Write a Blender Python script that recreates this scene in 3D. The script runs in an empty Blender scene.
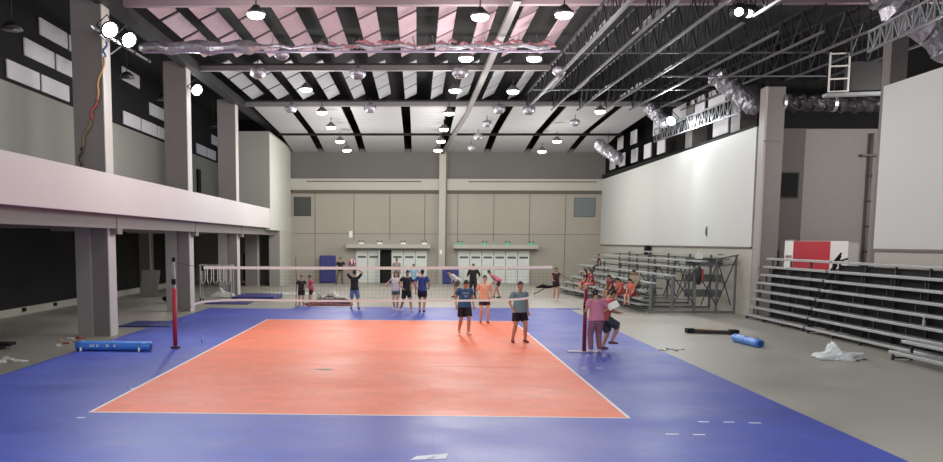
import bpy, bmesh, math, random
from mathutils import Vector, Matrix
random.seed(7)
S = bpy.context.scene
COL = S.collection
V = Vector

# ------------------------------------------------------------------ camera
F, PITCH, YAW, ROLL = 899.5332, 0.1117, 0.0348, 0.0045
CX, CY = 385.40, 341.85
CAM = V((0.9771, -23.6379, 2.8848))
_fw = V((-math.sin(YAW)*math.cos(PITCH), math.cos(YAW)*math.cos(PITCH), -math.sin(PITCH)))
_rt = V((math.cos(YAW), math.sin(YAW), 0)); _up = _rt.cross(_fw)
RT = _rt*math.cos(ROLL) + _up*math.sin(ROLL)
UP = _up*math.cos(ROLL) - _rt*math.sin(ROLL)
FW = _fw
cd = bpy.data.cameras.new('camera'); cam = bpy.data.objects.new('camera', cd); COL.objects.link(cam)
cam.matrix_world = Matrix(((RT.x, UP.x, -FW.x, CAM.x), (RT.y, UP.y, -FW.y, CAM.y), (RT.z, UP.z, -FW.z, CAM.z), (0, 0, 0, 1)))
cd.sensor_width = 36; cd.lens = F/943*36
cd.shift_x = (471.5-CX)/943; cd.shift_y = (CY-231)/943
cd.clip_end = 300
S.camera = cam

def at(u, v, X=None, Y=None, Z=None):
    """survey helper: where the sight line to a measured point meets a known wall, floor or height"""
    d = RT*((u-CX)/F) - UP*((v-CY)/F) + FW
    i, val = (0, X) if X is not None else (1, Y) if Y is not None else (2, Z)
    return CAM + d*((val-CAM[i])/d[i])

# ------------------------------------------------------------------ materials
def lin(c):
    return tuple(((x/255)/12.92 if x/255 <= .04045 else ((x/255+.055)/1.055)**2.4) for x in c)
MC = {}
def M(name, rgb, rough=.6, var=.0, scale=4., bump=0., metal=0., emis=0., spec=.5, bscale=None, rvar=0.):
    if name in MC: return MC[name]
    m = bpy.data.materials.new(name); m.use_nodes = True
    nt = m.node_tree; N = nt.nodes; L = nt.links
    b = N['Principled BSDF']; c = lin(rgb)
    b.inputs['Base Color'].default_value = (*c, 1); b.inputs['Roughness'].default_value = rough
    b.inputs['Metallic'].default_value = metal; b.inputs['Specular IOR Level'].default_value = spec
    tc = N.new('ShaderNodeTexCoord')
    if var or bump or rvar:
        n = N.new('ShaderNodeTexNoise'); n.inputs['Scale'].default_value = scale; n.inputs['Detail'].default_value = 5
        L.new(tc.outputs['Object'], n.inputs['Vector'])
        r = N.new('ShaderNodeMapRange'); r.inputs[1].default_value = .3; r.inputs[2].default_value = .7
        r.inputs[3].default_value = 1-var; r.inputs[4].default_value = 1+var*.6
        L.new(n.outputs['Fac'], r.inputs[0])
        mx = N.new('ShaderNodeVectorMath'); mx.operation = 'SCALE'; mx.inputs[0].default_value = c
        L.new(r.outputs[0], mx.inputs['Scale']); L.new(mx.outputs[0], b.inputs['Base Color'])
        if rvar:
            r2 = N.new('ShaderNodeMapRange'); r2.inputs[1].default_value = .35; r2.inputs[2].default_value = .65
            r2.inputs[3].default_value = rough-rvar; r2.inputs[4].default_value = rough+rvar
            L.new(n.outputs['Fac'], r2.inputs[0]); L.new(r2.outputs[0], b.inputs['Roughness'])
        if bump:
            n2 = N.new('ShaderNodeTexNoise'); n2.inputs['Scale'].default_value = bscale or scale*3; n2.inputs['Detail'].default_value = 4
            L.new(tc.outputs['Object'], n2.inputs['Vector'])
            bp = N.new('ShaderNodeBump'); bp.inputs['Strength'].default_value = bump; bp.inputs['Distance'].default_value = .03
            L.new(n2.outputs['Fac'], bp.inputs['Height']); L.new(bp.outputs[0], b.inputs['Normal'])
    if emis:
        b.inputs['Emission Color'].default_value = (*c, 1); b.inputs['Emission Strength'].default_value = emis
    MC[name] = m
    return m

def tiled(name, rgb, rough, tile=.3048, line=.9, var=.06, bands=0., blot=None):
    """plastic sport floor tiles: fine joint grid + soft tonal drift"""
    m = M(name, rgb, rough, var=.0)
    nt = m.node_tree; N = nt.nodes; L = nt.links; b = N['Principled BSDF']; c = lin(rgb)
    tc = N.new('ShaderNodeTexCoord')
    br = N.new('ShaderNodeTexBrick'); br.offset = 0; br.inputs['Scale'].default_value = 1
    br.inputs['Brick Width'].default_value = tile; br.inputs['Row Height'].default_value = tile
    br.inputs['Mortar Size'].default_value = .006; br.inputs['Mortar Smooth'].default_value = .5
    br.inputs['Color1'].default_value = (*[x*1.05 for x in c], 1); br.inputs['Color2'].default_value = (*[x*.94 for x in c], 1)
    br.inputs['Mortar'].default_value = (*[x*line for x in c], 1)
    L.new(tc.outputs['Object'], br.inputs['Vector'])
    n = N.new('ShaderNodeTexNoise'); n.inputs['Scale'].default_value = .35; n.inputs['Detail'].default_value = 6; n.inputs['Roughness'].default_value = .6
    mp = N.new('ShaderNodeMapping'); mp.inputs['Scale'].default_value = (1, 1.6, 1)
    L.new(tc.outputs['Object'], mp.inputs[0]); L.new(mp.outputs[0], n.inputs['Vector'])
    r = N.new('ShaderNodeMapRange'); r.inputs[1].default_value = .3; r.inputs[2].default_value = .7
    r.inputs[3].default_value = 1-var; r.inputs[4].default_value = 1+var
    L.new(n.outputs['Fac'], r.inputs[0])
    mx = N.new('ShaderNodeVectorMath'); mx.operation = 'SCALE'
    L.new(br.outputs['Color'], mx.inputs[0]); L.new(r.outputs[0], mx.inputs['Scale']); L.new(mx.outputs[0], b.inputs['Base Color'])
    r2 = N.new('ShaderNodeMapRange'); r2.inputs[1].default_value = .35; r2.inputs[2].default_value = .65
    r2.inputs[3].default_value = rough-.06; r2.inputs[4].default_value = rough+.06
    L.new(n.outputs['Fac'], r2.inputs[0]); L.new(r2.outputs[0], b.inputs['Roughness'])
    bp = N.new('ShaderNodeBump'); bp.inputs['Strength'].default_value = .15; bp.inputs['Distance'].default_value = .004
    L.new(br.outputs['Fac'], bp.inputs['Height']); bp.invert = True
    L.new(bp.outputs[0], b.inputs['Normal'])
    return m

def wavy(name, rgb, scale, axis='Y', rough=.5, depth=.02):
    m = M(name, rgb, rough)
    nt = m.node_tree; N = nt.nodes; L = nt.links; b = N['Principled BSDF']; c = lin(rgb)
    tc = N.new('ShaderNodeTexCoord'); w = N.new('ShaderNodeTexWave'); w.bands_direction = axis
    w.inputs['Scale'].default_value = scale; w.inputs['Distortion'].default_value = .4
    L.new(tc.outputs['Object'], w.inputs['Vector'])
    r = N.new('ShaderNodeMapRange'); r.inputs[3].default_value = .86; r.inputs[4].default_value = 1.04
    L.new(w.outputs['Fac'], r.inputs[0])
    mx = N.new('ShaderNodeVectorMath'); mx.operation = 'SCALE'; mx.inputs[0].default_value = c
    L.new(r.outputs[0], mx.inputs['Scale']); L.new(mx.outputs[0], b.inputs['Base Color'])
    bp = N.new('ShaderNodeBump'); bp.inputs['Strength'].default_value = .5; bp.inputs['Distance'].default_value = depth
    L.new(w.outputs['Fac'], bp.inputs['Height']); L.new(bp.outputs[0], b.inputs['Normal'])
    return m

# ------------------------------------------------------------------ mesh builder
class MB:
    def __init__(s): s.b = bmesh.new()
    def hexa(s, p):
        v = [s.b.verts.new(q) for q in p]
        for f in ((0, 3, 2, 1), (4, 5, 6, 7), (0, 1, 5, 4), (1, 2, 6, 5), (2, 3, 7, 6), (3, 0, 4, 7)): s.b.faces.new([v[i] for i in f])
        return s
    def box(s, x0, x1, y0, y1, z0, z1):
        return s.hexa([(x0, y0, z0), (x1, y0, z0), (x1, y1, z0), (x0, y1, z0), (x0, y0, z1), (x1, y0, z1), (x1, y1, z1), (x0, y1, z1)])
    def bar(s, a, b, w, h, up=(0, 0, 1)):
        """square bar from a to b, w across, h along up"""
        a, b = V(a), V(b); d = (b-a).normalized(); u = V(up)
        if abs(d.dot(u)) > .98: u = V((0, 1, 0))
        x = d.cross(u).normalized(); u = x.cross(d).normalized(); x *= w/2; u *= h/2
        return s.hexa([a-x-u, a+x-u, b+x-u, b-x-u, a-x+u, a+x+u, b+x+u, b-x+u])
    def quad(s, *p):
        s.b.faces.new([s.b.verts.new(q) for q in p]); return s
    def loft(s, pts, rad, n=10, up=(0, 0, 1), caps=True, wob=0.):
        """rings of radius (rx, ry) along pts, domed ends"""
        pts = [V(p) for p in pts]; rad = [(r, r) if not isinstance(r, (tuple, list)) else r for r in rad]
        if caps:
            d0 = (pts[0]-pts[1]).normalized(); d1 = (pts[-1]-pts[-2]).normalized()
            r0 = min(rad[0]); r1 = min(rad[-1])
            pre = [(pts[0]+d0*r0*math.sin(t), [q*math.cos(t) for q in rad[0]]) for t in (1.35, .9, .45)]
            post = [(pts[-1]+d1*r1*math.sin(t), [q*math.cos(t) for q in rad[-1]]) for t in (.45, .9, 1.35)]
            pts = [p for p, _ in pre]+pts+[p for p, _ in post]; rad = [r for _, r in pre]+rad+[r for _, r in post]
        rings = []; px = None
        for i, p in enumerate(pts):
            d = (pts[min(i+1, len(pts)-1)]-pts[max(i-1, 0)]).normalized()
            if px is None:
                u = V(up)
                if abs(d.dot(u)) > .95: u = V((0, 1, 0))
                x = d.cross(u).normalized()
            else:
                x = (px-d*px.dot(d)).normalized()
            px = x; y = d.cross(x)
            rg = []
            for k in range(n):
                t = 2*math.pi*k/n; w = 1+random.uniform(-wob, wob)
                rg.append(s.b.verts.new(p+x*rad[i][0]*math.cos(t)*w+y*rad[i][1]*math.sin(t)*w))
            rings.append(rg)
        for a, b in zip(rings, rings[1:]):
            for k in range(n): s.b.faces.new((a[k], a[(k+1) % n], b[(k+1) % n], b[k]))
        s.b.faces.new(rings[0][::-1]); s.b.faces.new(rings[-1])
        return s
    def tube(s, pts, r, n=8): return s.loft(pts, [r]*len(pts), n, caps=False)
    def ball(s, c, r, n=12):
        r = (r, r, r) if not isinstance(r, (tuple, list)) else r
        m = Matrix.Translation(V(c)) @ Matrix.Diagonal((*r, 1))
        bmesh.ops.create_uvsphere(s.b, u_segments=n, v_segments=max(6, n*2//3), radius=1, matrix=m); return s
    def build(s, name, mat, parent=None, smooth=False, bevel=0, loc=None, rem=0, sm=0):
        bmesh.ops.recalc_face_normals(s.b, faces=s.b.faces)
        me = bpy.data.meshes.new(name); s.b.to_mesh(me); s.b.free()
        o = bpy.data.objects.new(name, me)
        if rem:
            COL.objects.link(o)
            md = o.modifiers.new('r', 'REMESH'); md.mode = 'VOXEL'; md.voxel_size = rem
            if sm: m2 = o.modifiers.new('s', 'SMOOTH'); m2.factor = .5; m2.iterations = sm
            dg = bpy.context.evaluated_depsgraph_get(); dg.update()
            ne = bpy.data.meshes.new_from_object(o.evaluated_get(dg)); o.modifiers.clear(); o.data = ne; me = ne
            me.name = name; COL.objects.unlink(o)
        if mat: me.materials.clear(); me.materials.append(mat)
        if smooth or rem:
            for p in me.polygons: p.use_smooth = True
        COL.objects.link(o)
        if parent:
            o.parent = parent
        if loc is not None: o.location = loc
        if bevel:
            md = o.modifiers.new('bevel', 'BEVEL'); md.width = bevel; md.segments = 2; md.limit_method = 'ANGLE'
        return o

def tag(o, label=None, cat=None, group=None, kind=None):
    if label: o['label'] = label
    if cat: o['category'] = cat
    if group: o['group'] = group
    if kind: o['kind'] = kind
    return o
def empty(name, label, cat, loc=(0, 0, 0), rz=0, group=None):
    o = bpy.data.objects.new(name, None); o.empty_display_size = .1; COL.objects.link(o)
    o.location = loc; o.rotation_euler = (0, 0, rz); return tag(o, label, cat, group)
def copy_thing(src, loc, label, rz=None, parts=True, scale=None):
    c = src.copy(); COL.objects.link(c); c.location = loc; c['label'] = label
    if rz is not None: c.rotation_euler = (0, 0, rz)
    if scale: c.scale = scale
    for ch in list(src.children):
        d = ch.copy(); COL.objects.link(d); d.parent = c
        for g in ch.children:
            e = g.copy(); COL.objects.link(e); e.parent = d
    return c
def struct(mb, name, mat, parent=None, **k):
    o = mb.build(name, mat, parent, **k)
    if not parent: o['kind'] = 'structure'
    return o
ORD = ['first', 'second', 'third', 'fourth', 'fifth', 'sixth', 'seventh', 'eighth', 'ninth', 'tenth', 'eleventh', 'twelfth', 'thirteenth', 'fourteenth', 'fifteenth', 'sixteenth']

# palette
concrete = M('polished_concrete', (163, 160, 150), .42, var=.1, scale=.5, rvar=.05, spec=.4)
for n_ in concrete.node_tree.nodes:
    if n_.type == 'TEX_NOISE': n_.inputs['Detail'].default_value = 2.5; n_.inputs['Roughness'].default_value = .55
colm = M('painted_column', (122, 116, 114), .6, var=.05, scale=2)
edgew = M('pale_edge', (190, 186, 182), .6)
bandm = M('band_plaster', (210, 203, 203), .6, var=.03, scale=.5)
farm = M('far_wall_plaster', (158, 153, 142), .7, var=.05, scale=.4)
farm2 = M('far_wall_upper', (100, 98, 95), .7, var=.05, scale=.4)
ledgem = M('far_wall_ledge', (172, 170, 160), .6, var=.03)
seam = M('seam', (112, 106, 98), .8)
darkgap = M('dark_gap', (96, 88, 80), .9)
blackm = M('matt_black', (9, 8, 10), .9)
softblack = M('roof_black', (10, 9, 10), .95, var=.2, scale=1)
panelw = M('movable_white_panel', (193, 196, 192), .6, var=.02, scale=.3)
galw = M('gallery_wall_paint', (140, 139, 133), .75, var=.04, scale=.4)
finm = M('baffle_fabric', (152, 152, 156), .8, var=.05)
finp = M('baffle_pink_bounce', (172, 146, 154), .8, var=.08)  # pink light bounced off the orange floor is put into this colour
steel = M('galvanised_steel', (150, 152, 155), .4, metal=.6, var=.1)
trussm = M('dark_truss_steel', (44, 44, 48), .5, metal=.3, var=.1)
trussl = M('truss_chord_steel', (98, 98, 102), .45, metal=.3)
foil = M('crinkled_foil', (178, 176, 184), .38, metal=.7, var=.3, scale=8, bump=1., bscale=9)
foild = M('dull_foil', (70, 68, 72), .4, metal=.6, var=.3, scale=6, bump=1., bscale=9)
alud = M('aluminium_dim', (172, 177, 177), .4, metal=.35, var=.08, scale=2)
alu = M('aluminium_seat', (172, 174, 175), .35, metal=.35, var=.08, scale=2)
frame_steel = M('bleacher_frame', (118, 120, 122), .45, metal=.4)
whitep = M('white_paint', (225, 225, 222), .5)
glowm = M('lamp_lens', (255, 253, 245), .5, emis=14)
floodm = M('flood_lens', (245, 250, 255), .5, emis=30)
navy = M('navy_vinyl', (44, 50, 120), .5, var=.08)

# ------------------------------------------------------------------ floor and court
struct(MB().box(-15, 22.5, -26, 39, -.2, 0), 'floor', concrete)
blue = tiled('blue_sport_tile', (58, 73, 170), .46, var=.1, line=.8)
orange = tiled('orange_sport_tile', (238, 112, 70), .5, var=.03, line=.93)
mat_ = empty('sport_mat', 'blue interlocking plastic court surface laid over the concrete floor', 'sports floor')
b = MB()
X0, X1, Y0, Y1 = -7.85, 7.5, -20.5, 14.3
b.box(X0, -4.5, Y0, Y1, 0.001, .014).box(4.5, X1, Y0, Y1, 0.001, .014).box(-4.5, 4.5, Y0, -9, 0.001, .014).box(-4.5, 4.5, 9, Y1, 0.001, .014)
b.box(-4.3, X1, Y1, 15.6, 0.001, .014)
b.build('blue_surround', blue, mat_)
MB().box(-4.5, 4.5, -9, 9, 0.001, .0145).build('orange_court', orange, mat_)
linem = M('white_line_paint', (232, 226, 228), .5)
b = MB(); w = .05; z0, z1 = .0146, .017
b.box(-4.5, 4.5, -9, -9+w, z0, z1).box(-4.5, 4.5, 9-w, 9, z0, z1).box(-4.5, -4.5+w, -9+w, 9-w, z0, z1).box(4.5-w, 4.5, -9+w, 9-w, z0, z1)
b.build('boundary_line', linem, mat_)
fl = M('faint_line', (240, 160, 132), .5)
b = MB()
for x0, x1, y in ((-4.2, -3.4, -3), (-.9, .6, -3), (1.2, 2.6, -3.02), (-4.0, -3.2, 3), (-1.2, -.2, 3), (1.0, 2.4, 3), (-.5, .7, 0), (2.6, 3.8, 0)):
    b.box(x0, x1, y-.02, y+.02, .0146, .0158)
b.build('faint_court_line', fl, mat_)
tapew = M('white_tape', (222, 226, 236), .5)
tps = [(672, 434, .2), (699, 434.5, .18), (703.5, 421.7, .17), (729, 422, .17), (755, 422.8, .19), (583.5, 368, .12), (599, 368, .16), (81, 417.5, .13), (133, 388.5, .1)]
tl = ['second mark from the left in its row, nearer the camera', 'rightmost mark of the nearer pair', 'left end of the row of three', 'middle of the row of three', 'right end of the row of three', 'left one below the two people at the post', 'right one below the two people at the post', 'by the near left court corner', 'beside the left sideline']
tl[0] = 'leftmost mark of the nearer pair'
for (u, v, l), t in zip(tps, tl):
    p = at(u, v, Z=.016)
    tag(MB().box(p.x-l/2, p.x+l/2, p.y-.03, p.y+.03, .0145, .0165).build('floor_tape', tapew), 'short white tape on the blue floor, '+t, 'tape', 'white tape marks on the blue floor')
for u, v, sx, sy, rz, lb in ((430, 457.5, .30, .12, .35, 'flat white paper scrap on the blue floor nearest the camera'),
                         (322, 369.5, .28, .1, 0, 'small grey paper scrap lying on the orange court left of centre')):
    p = at(u, v, Z=.016); b = MB()
    b.quad((-sx, -sy*.4, .002), (sx*.6, -sy, .002), (sx, sy*.8, .012), (-sx*.5, sy, .003)); b.quad((-sx*.3, -sy*.6, .004), (sx*.2, -sy*.2, .02), (sx*.4, sy*.4, .022), (-sx*.2, sy*.5, .005))
    o = b.build('paper_scrap', M('scrap'+str(u), (225, 228, 235) if u > 400 else (170, 165, 160), .6), loc=(p.x, p.y, .0150)); o.rotation_euler.z = rz; tag(o, lb, 'paper')

# ------------------------------------------------------------------ far wall
YF = 38.5
FD = (-11.17, -10.17)
b = MB(); b.box(-14.6, FD[0], YF, YF+.3, 0, 3.62).box(FD[1], -7.7, YF, YF+.3, 0, 3.62).box(-7.7, 14.6, YF, YF+.3, 0, 6.2).box(FD[0], FD[1], YF, YF+.3, 1.98, 3.62).box(-9.9, -7.7, YF+.02, YF+.28, 3.62, 6.2)
wf = struct(b, 'wall_far', farm)
struct(MB().box(FD[0]-.2, FD[1]+.2, YF+.6, YF+.7, 0, 2.3), 'door_1', blackm)  # black sheet stands in for the darkness past the open doorway
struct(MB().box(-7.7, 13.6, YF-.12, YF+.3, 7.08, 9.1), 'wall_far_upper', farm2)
struct(MB().box(-8.3, 16, YF-.05, YF+.3, 9.1, 12.3).box(13.6, 16, YF-.05, YF+.3, 6.2, 9.1), 'wall_far_top', softblack)
struct(MB().box(-14.6, -7.7, 46.8, 47, 3.6, 12.2), 'wall_far_gallery', softblack)
struct(MB().box(14.9, 22.5, 13.8, 14.0, 7.3, 12.2).box(14.9,22.5,13.55,13.8,7.4,11), 'wall_right_recess_top', softblack)
struct(MB().box(-7.7, 13.6, YF-.3, YF+.3, 6.32, 7.08), 'trim_1', ledgem)
b = MB().box(-6.6, 1.2, YF-.32, YF-.28, 6.86, 6.93).box(4.4, 13, YF-.32, YF-.28, 6.86, 6.93)
b.build('ledge_groove', darkgap, bpy.data.objects['trim_1'])
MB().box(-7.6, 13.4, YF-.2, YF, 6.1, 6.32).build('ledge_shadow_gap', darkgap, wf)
b = MB()
for x in (-6.06, -3.38, -.92, 1.47, 3.72, 6.17, 8.6, 11.03): b.box(x-.025, x+.025, YF-.012, YF, 2.9 if -4 < x < 10 else 0, 6.1)
b.box(-7.6, 13.3, YF-.012, YF, 3.35, 3.39)
b.build('panel_seam', seam, wf)
col = struct(MB().box(2.42, 2.86, YF-.5, YF-.05, 0, 8.9), 'pillar', ledgem)
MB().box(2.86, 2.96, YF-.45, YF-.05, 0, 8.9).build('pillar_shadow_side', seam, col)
tag(MB().box(2.5, 2.66, YF-.54, YF-.5, 2.0, 2.3).build('wall_control', whitep), 'small white control box on the centre pillar of the far wall', 'control box')
# high louvre windows
for n, (x0, x1, c) in enumerate(((-7.45, -6.38, (62, 66, 62)), (11.64, 12.95, (112, 122, 124)))):
    w_ = struct(MB().box(x0, x1, YF-.03, YF-.005, 4.62, 5.8), 'window_%d' % (n+1), M('louvre%d' % n, c, .5, var=.05))
    b = MB()
    b.box(x0-.05, x1+.05, YF-.06, YF-.03, 5.8, 5.86).box(x0-.05, x1+.05, YF-.06, YF-.03, 4.56, 4.62).box(x0-.05, x0, YF-.06, YF-.03, 4.62, 5.8).box(x1, x1+.05, YF-.06, YF-.03, 4.62, 5.8)
    b.build('window_frame', M('lf%d' % n, [int(q*.8) for q in c], .6), w_)
    b = MB()
    for k in range(11): b.box(x0, x1, YF-.045, YF-.03, 4.66+k*.1, 4.70+k*.1)
    b.build('window_slat', M('ls%d' % n, [int(q*.9) for q in c], .6), w_)
# door banks
doorw = M('pale_door', (208, 214, 208), .5, var=.03); doorf = M('door_frame', (150, 156, 150), .5); glassd = M('transom_slot', (78, 84, 82), .3)
gren = M('green_sign', (70, 170, 120), .5, emis=.25)
nd = 2
for (cx0, cx1, x0, x1, n, op, side) in ((-3.86, 1.85, -3.24, 1.66, 6, 2, 'left'), (3.42, 9.15, 3.76, 8.66, 6, None, 'right')):
    can = struct(MB().box(cx0, cx1, YF-.75, YF, 2.4, 2.66), 'trim_%d' % nd, ledgem)
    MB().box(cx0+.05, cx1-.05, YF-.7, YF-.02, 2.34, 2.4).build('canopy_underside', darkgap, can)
    w = (x1-x0)/n
    fr = struct(MB().box(x0-.08, x0, YF-.1, YF, 0, 2.34).box(x1, x1+.08, YF-.1, YF, 0, 2.34).box(x0, x1, YF-.1, YF, 2.28, 2.34), 'trim_%d' % (nd+4), doorf)
    for k in range(n):
        a, c = x0+k*w, x0+(k+1)*w
        if k == op:
            struct(MB().box(a, c, YF-.03, YF-.01, 0, 2.28), 'door_%d' % (nd+10), blackm)  # flat black sheet in place of the unlit opening beside the open leaf
            d = struct(MB().box(a-.02, a+.03, YF-.75, YF-.06, 0.03, 2.26), 'door_%d' % (nd+11), doorw)
            MB().box(a+.03, a+.08, YF-.7, YF-.3, 1.0, 1.05).build('push_bar', steel, d)
            continue
        nd2 = 20+k+(10 if side == 'right' else 0)
        d = struct(MB().box(a+.025, c-.025, YF-.06, YF-.01, 0.02, 2.26), 'door_%d' % nd2, doorw)
        MB().box(a+.12, c-.12, YF-.07, YF-.06, 1.72, 1.86).build('vent_slot', glassd, d)
        MB().box(a+.1, c-.1, YF-.12, YF-.06, 1.0, 1.06).build('push_bar', steel, d)
        MB().box(a-.015, a+.015, YF-.07, YF-.005, 0, 2.28).build('door_gap', doorf, d)
    nd += 1
    pos = (.18, .4, .68, .93) if side == 'left' else (.08, .37, .64, .92)
    for j, q in enumerate(pos):
        x = cx0+(cx1-cx0)*q
        t = empty('emergency_light', '%s twin-head emergency light on the %s door canopy, %s from the left' % ('small green' if side == 'right' else 'small', side, ORD[j]), 'emergency light', (x, YF-.5, 2.66), 0, 'emergency lights over the far doors')
        MB().box(-.17, .17, -.06, .06, 0, .13).build('housing', gren if side == 'right' else whitep, t)
        for s in (-1, 1): MB().loft([(s*.12, -.02, .16), (s*.12, -.1, .2)], [.03, .06], 8).build('lamp_head', darkgap, t)
tag(MB().box(-3.72, -3.48, YF-.1, YF, 3.1, 3.55).box(-3.64, -3.56, YF-.12, YF-.1, 3.18, 3.48).build('wall_speaker', whitep), 'small white box high on the far wall above the left door canopy', 'wall box')

# ------------------------------------------------------------------ left gallery
XB = -7.7
b = MB().box(XB-.25, XB, -12, 33.3, 3.62, 4.74); struct(b, 'wall_left_balcony', bandm)
struct(MB().box(-14.4, XB-.25, -12, 33.3, 3.62, 3.9).box(-14.4, -7.8, 33.3, 46.8, 3.62, 3.9), 'ceiling_gallery_slab', galw)
struct(MB().box(-8.45, -8.0, -12, 33.3, 3.22, 3.62), 'trim_10', colm)
box = struct(MB().box(-10.2, XB, 29.5, YF, 4.5, 9.2), 'wall_left_block', galw)
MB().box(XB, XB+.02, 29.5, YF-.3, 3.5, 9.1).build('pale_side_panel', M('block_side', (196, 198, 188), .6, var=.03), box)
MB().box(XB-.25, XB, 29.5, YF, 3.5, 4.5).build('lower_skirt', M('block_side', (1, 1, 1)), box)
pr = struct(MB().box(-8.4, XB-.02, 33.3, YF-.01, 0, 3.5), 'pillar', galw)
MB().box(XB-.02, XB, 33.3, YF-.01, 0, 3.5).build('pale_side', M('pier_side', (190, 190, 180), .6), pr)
struct(MB().box(-14.7, -14.4, -12, 47, 0, 12.2), 'wall_left', galw)
WL = bpy.data.objects['wall_left']
MB().box(-14.4, -14.36, -12, 46.8, 8.75, 12.2).build('black_upper_lining', softblack, WL)
b = MB()
b.box(-14.4, -14.3, -12, 20.5, .3, 3.35).box(-14.4, -14.3, 21.6, 31.5, .3, 3.35)
tag(b.build('black_curtain_wall', M('black_cladding', (7, 7, 9), .9, var=.2, scale=1)), kind='structure').name = 'wall_left_lining'
struct(MB().box(-14.4, -14.2, -12, 31.5, 0, .28), 'baseboard_left', ledgem)
for k, y in enumerate((7.5, 10.5, 13.5, 16.2)):
    tag(MB().box(-14.2, -14.13, y-.12, y+.12, .12, .26).box(-14.13, -14.11, y-.04, y+.04, .15, .23).build('wall_socket', blackm), 'small black socket box on the pale plinth of the black wall, %s from the left' % ORD[k], 'socket', 'socket boxes along the left wall')
for y in (3.9, 16.9, 25.5, 32):
    p_ = struct(MB().box(-14.35, -13.7, y, y+.7, 0, 3.62), 'pillar', colm)
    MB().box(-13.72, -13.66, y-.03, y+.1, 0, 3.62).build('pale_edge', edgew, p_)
# gallery back wall acoustic panels
acp = M('acoustic_panel', (206, 204, 208), .8, var=.05)
g = 0
for r, (z, off) in enumerate(((8.86, 10.15), (9.98, 11.73), (11.1, 10.15))):
    k0 = 0
    for k in range(-1, 11):
        y = off+k*3.1+(.9 if k > 3 else 0)
        ok = (((10, 14), (23, 30.5), (38, 43.8)), ((11.5, 15.5), (26.5, 31), (41, 43.8)), ((13, 17), (22, 26)))[r]
        if not any(a_ <= y <= b_ for a_, b_ in ok): continue
        o = MB().box(0, .07, 0, 2.88, 0, .68).build('acoustic_panel', acp, bevel=.02, loc=(-14.34, y, z))
        tag(o, 'pale acoustic panel high over the balcony, %s from left in the %s row' % (ORD[k0], ('lowest', 'middle', 'top')[r]), 'acoustic panel', 'acoustic panels over the balcony'); k0 += 1
# small objects on the gallery wall
for x, y, z in ((-12.5, 2.2, 8.9), (-11.5, 6.2, 8.6)):
    pass
for k, (u, v) in enumerate(((12, 30), (127, 78), (163, 100), (213, 128))):
    p = at(u, v, X=-11.5)
    t = empty('gallery_lamp', 'unlit round hanging lamp under the gallery roof, %s from the left' % ORD[k], 'lamp', p, 0, 'unlit lamps over the balcony')
    MB().loft([(0, 0, .0), (0, 0, .12), (0, 0, .25)], [.33, .28, .12], 14, caps=False).build('lamp_shade', foild, t, smooth=True)
    MB().tube([(0, 0, .25), (0, 0, 2.2)], .02).build('rod', trussm, t)
# columns
for j, y in enumerate((2.95, 12.55, 22.2)):
    yb = y+.65
    c = struct(MB().box(-9.12, -8.23, y, yb, 0, 9.9 if j else 10.2), 'pillar', colm)
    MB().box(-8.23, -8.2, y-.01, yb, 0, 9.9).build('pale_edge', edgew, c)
    if j < 2 or 1:
        MB().box(-9.16, -8.72, y-.12, y, 0, 3.62).build('lower_pilaster', M('pilaster', (146, 143, 139), .6), c)
    MB().box(-8.2, -7.98, y+.2, yb, 3.05, 3.62).build('bracket', colm, c)
    MB().box(-13.9, -9.12, y+.05, yb, 3.22, 3.62).build('cross_beam', colm, c)
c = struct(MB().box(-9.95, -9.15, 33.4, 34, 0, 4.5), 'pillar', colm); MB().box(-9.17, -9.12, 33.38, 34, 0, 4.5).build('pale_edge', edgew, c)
# dark lining edge of the roof along the columns, and end beams
struct(MB().box(-8.35, -7.9, -12, YF, 9.65, 10.0), 'trim_11', trussm)
struct(MB().box(-14.4, -8.2, -12, 47, 12.1, 12.2), 'ceiling_gallery', softblack)
# grey stub walls seen above the balcony
struct(MB().box(-13.9, -13.7, 9, 13, 4, 5.3), 'trim_12', M('stub', (98, 92, 92), .8)); struct(MB().box(-13.9, -13.7, 23, 28, 4, 5.0), 'trim_13', M('stub', (98, 92, 92), .8))
o = tag(MB().box(-14.38, -14.3, 39.2, 40.2, 6.2, 7.8).box(-14.3, -14.28, 39.3, 40.1, 6.3, 7.7).build('wall_hatch', blackm), 'small dark hatch on the wall behind the balcony', 'hatch')

# ------------------------------------------------------------------ right side walls
def rx(y): return 14.1+(13.36-14.1)*(y-12.4)/(38.5-12.4)
def slab(y0, y1, x0off, x1off, z0, z1, zt1=None):
    a, c = rx(y0), rx(y1); zt = z1 if zt1 is None else zt1
    return MB().hexa([(a+x0off, y0, z0), (a+x1off, y0, z0), (c+x1off, y1, z0), (c+x0off, y1, z0), (a+x0off, y0, z1), (a+x1off, y0, z1), (c+x1off, y1, zt), (c+x0off, y1, zt)])
wr = struct(slab(12.45, YF, .06, .3, 0, 7.2, 6.95), 'wall_right', ledgem)
slab(12.45, YF-.3, 0, .06, 2.72, 7.36, 7.05).build('white_movable_panel', panelw, wr)
slab(12.45, YF-.3, -.03, .0, 2.66, 2.72).build('panel_rail', seam, wr)
slab(12.45, YF-.3, -.02, .28, 7.36, 7.46, 7.15).build('panel_head_rail', blackm, wr)
tag(MB().box(0, .05, -.04, .04, 0, .45).box(-.03, 0, -.03, .03, .1, .35).build('wall_tag', seam, loc=(rx(17.5)-.04, 17.5, 3.15)), 'tiny dark slot mark on the big white panel above the open bleachers', 'mark')
p = at(651, 247, X=rx(20)-.1)
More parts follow.
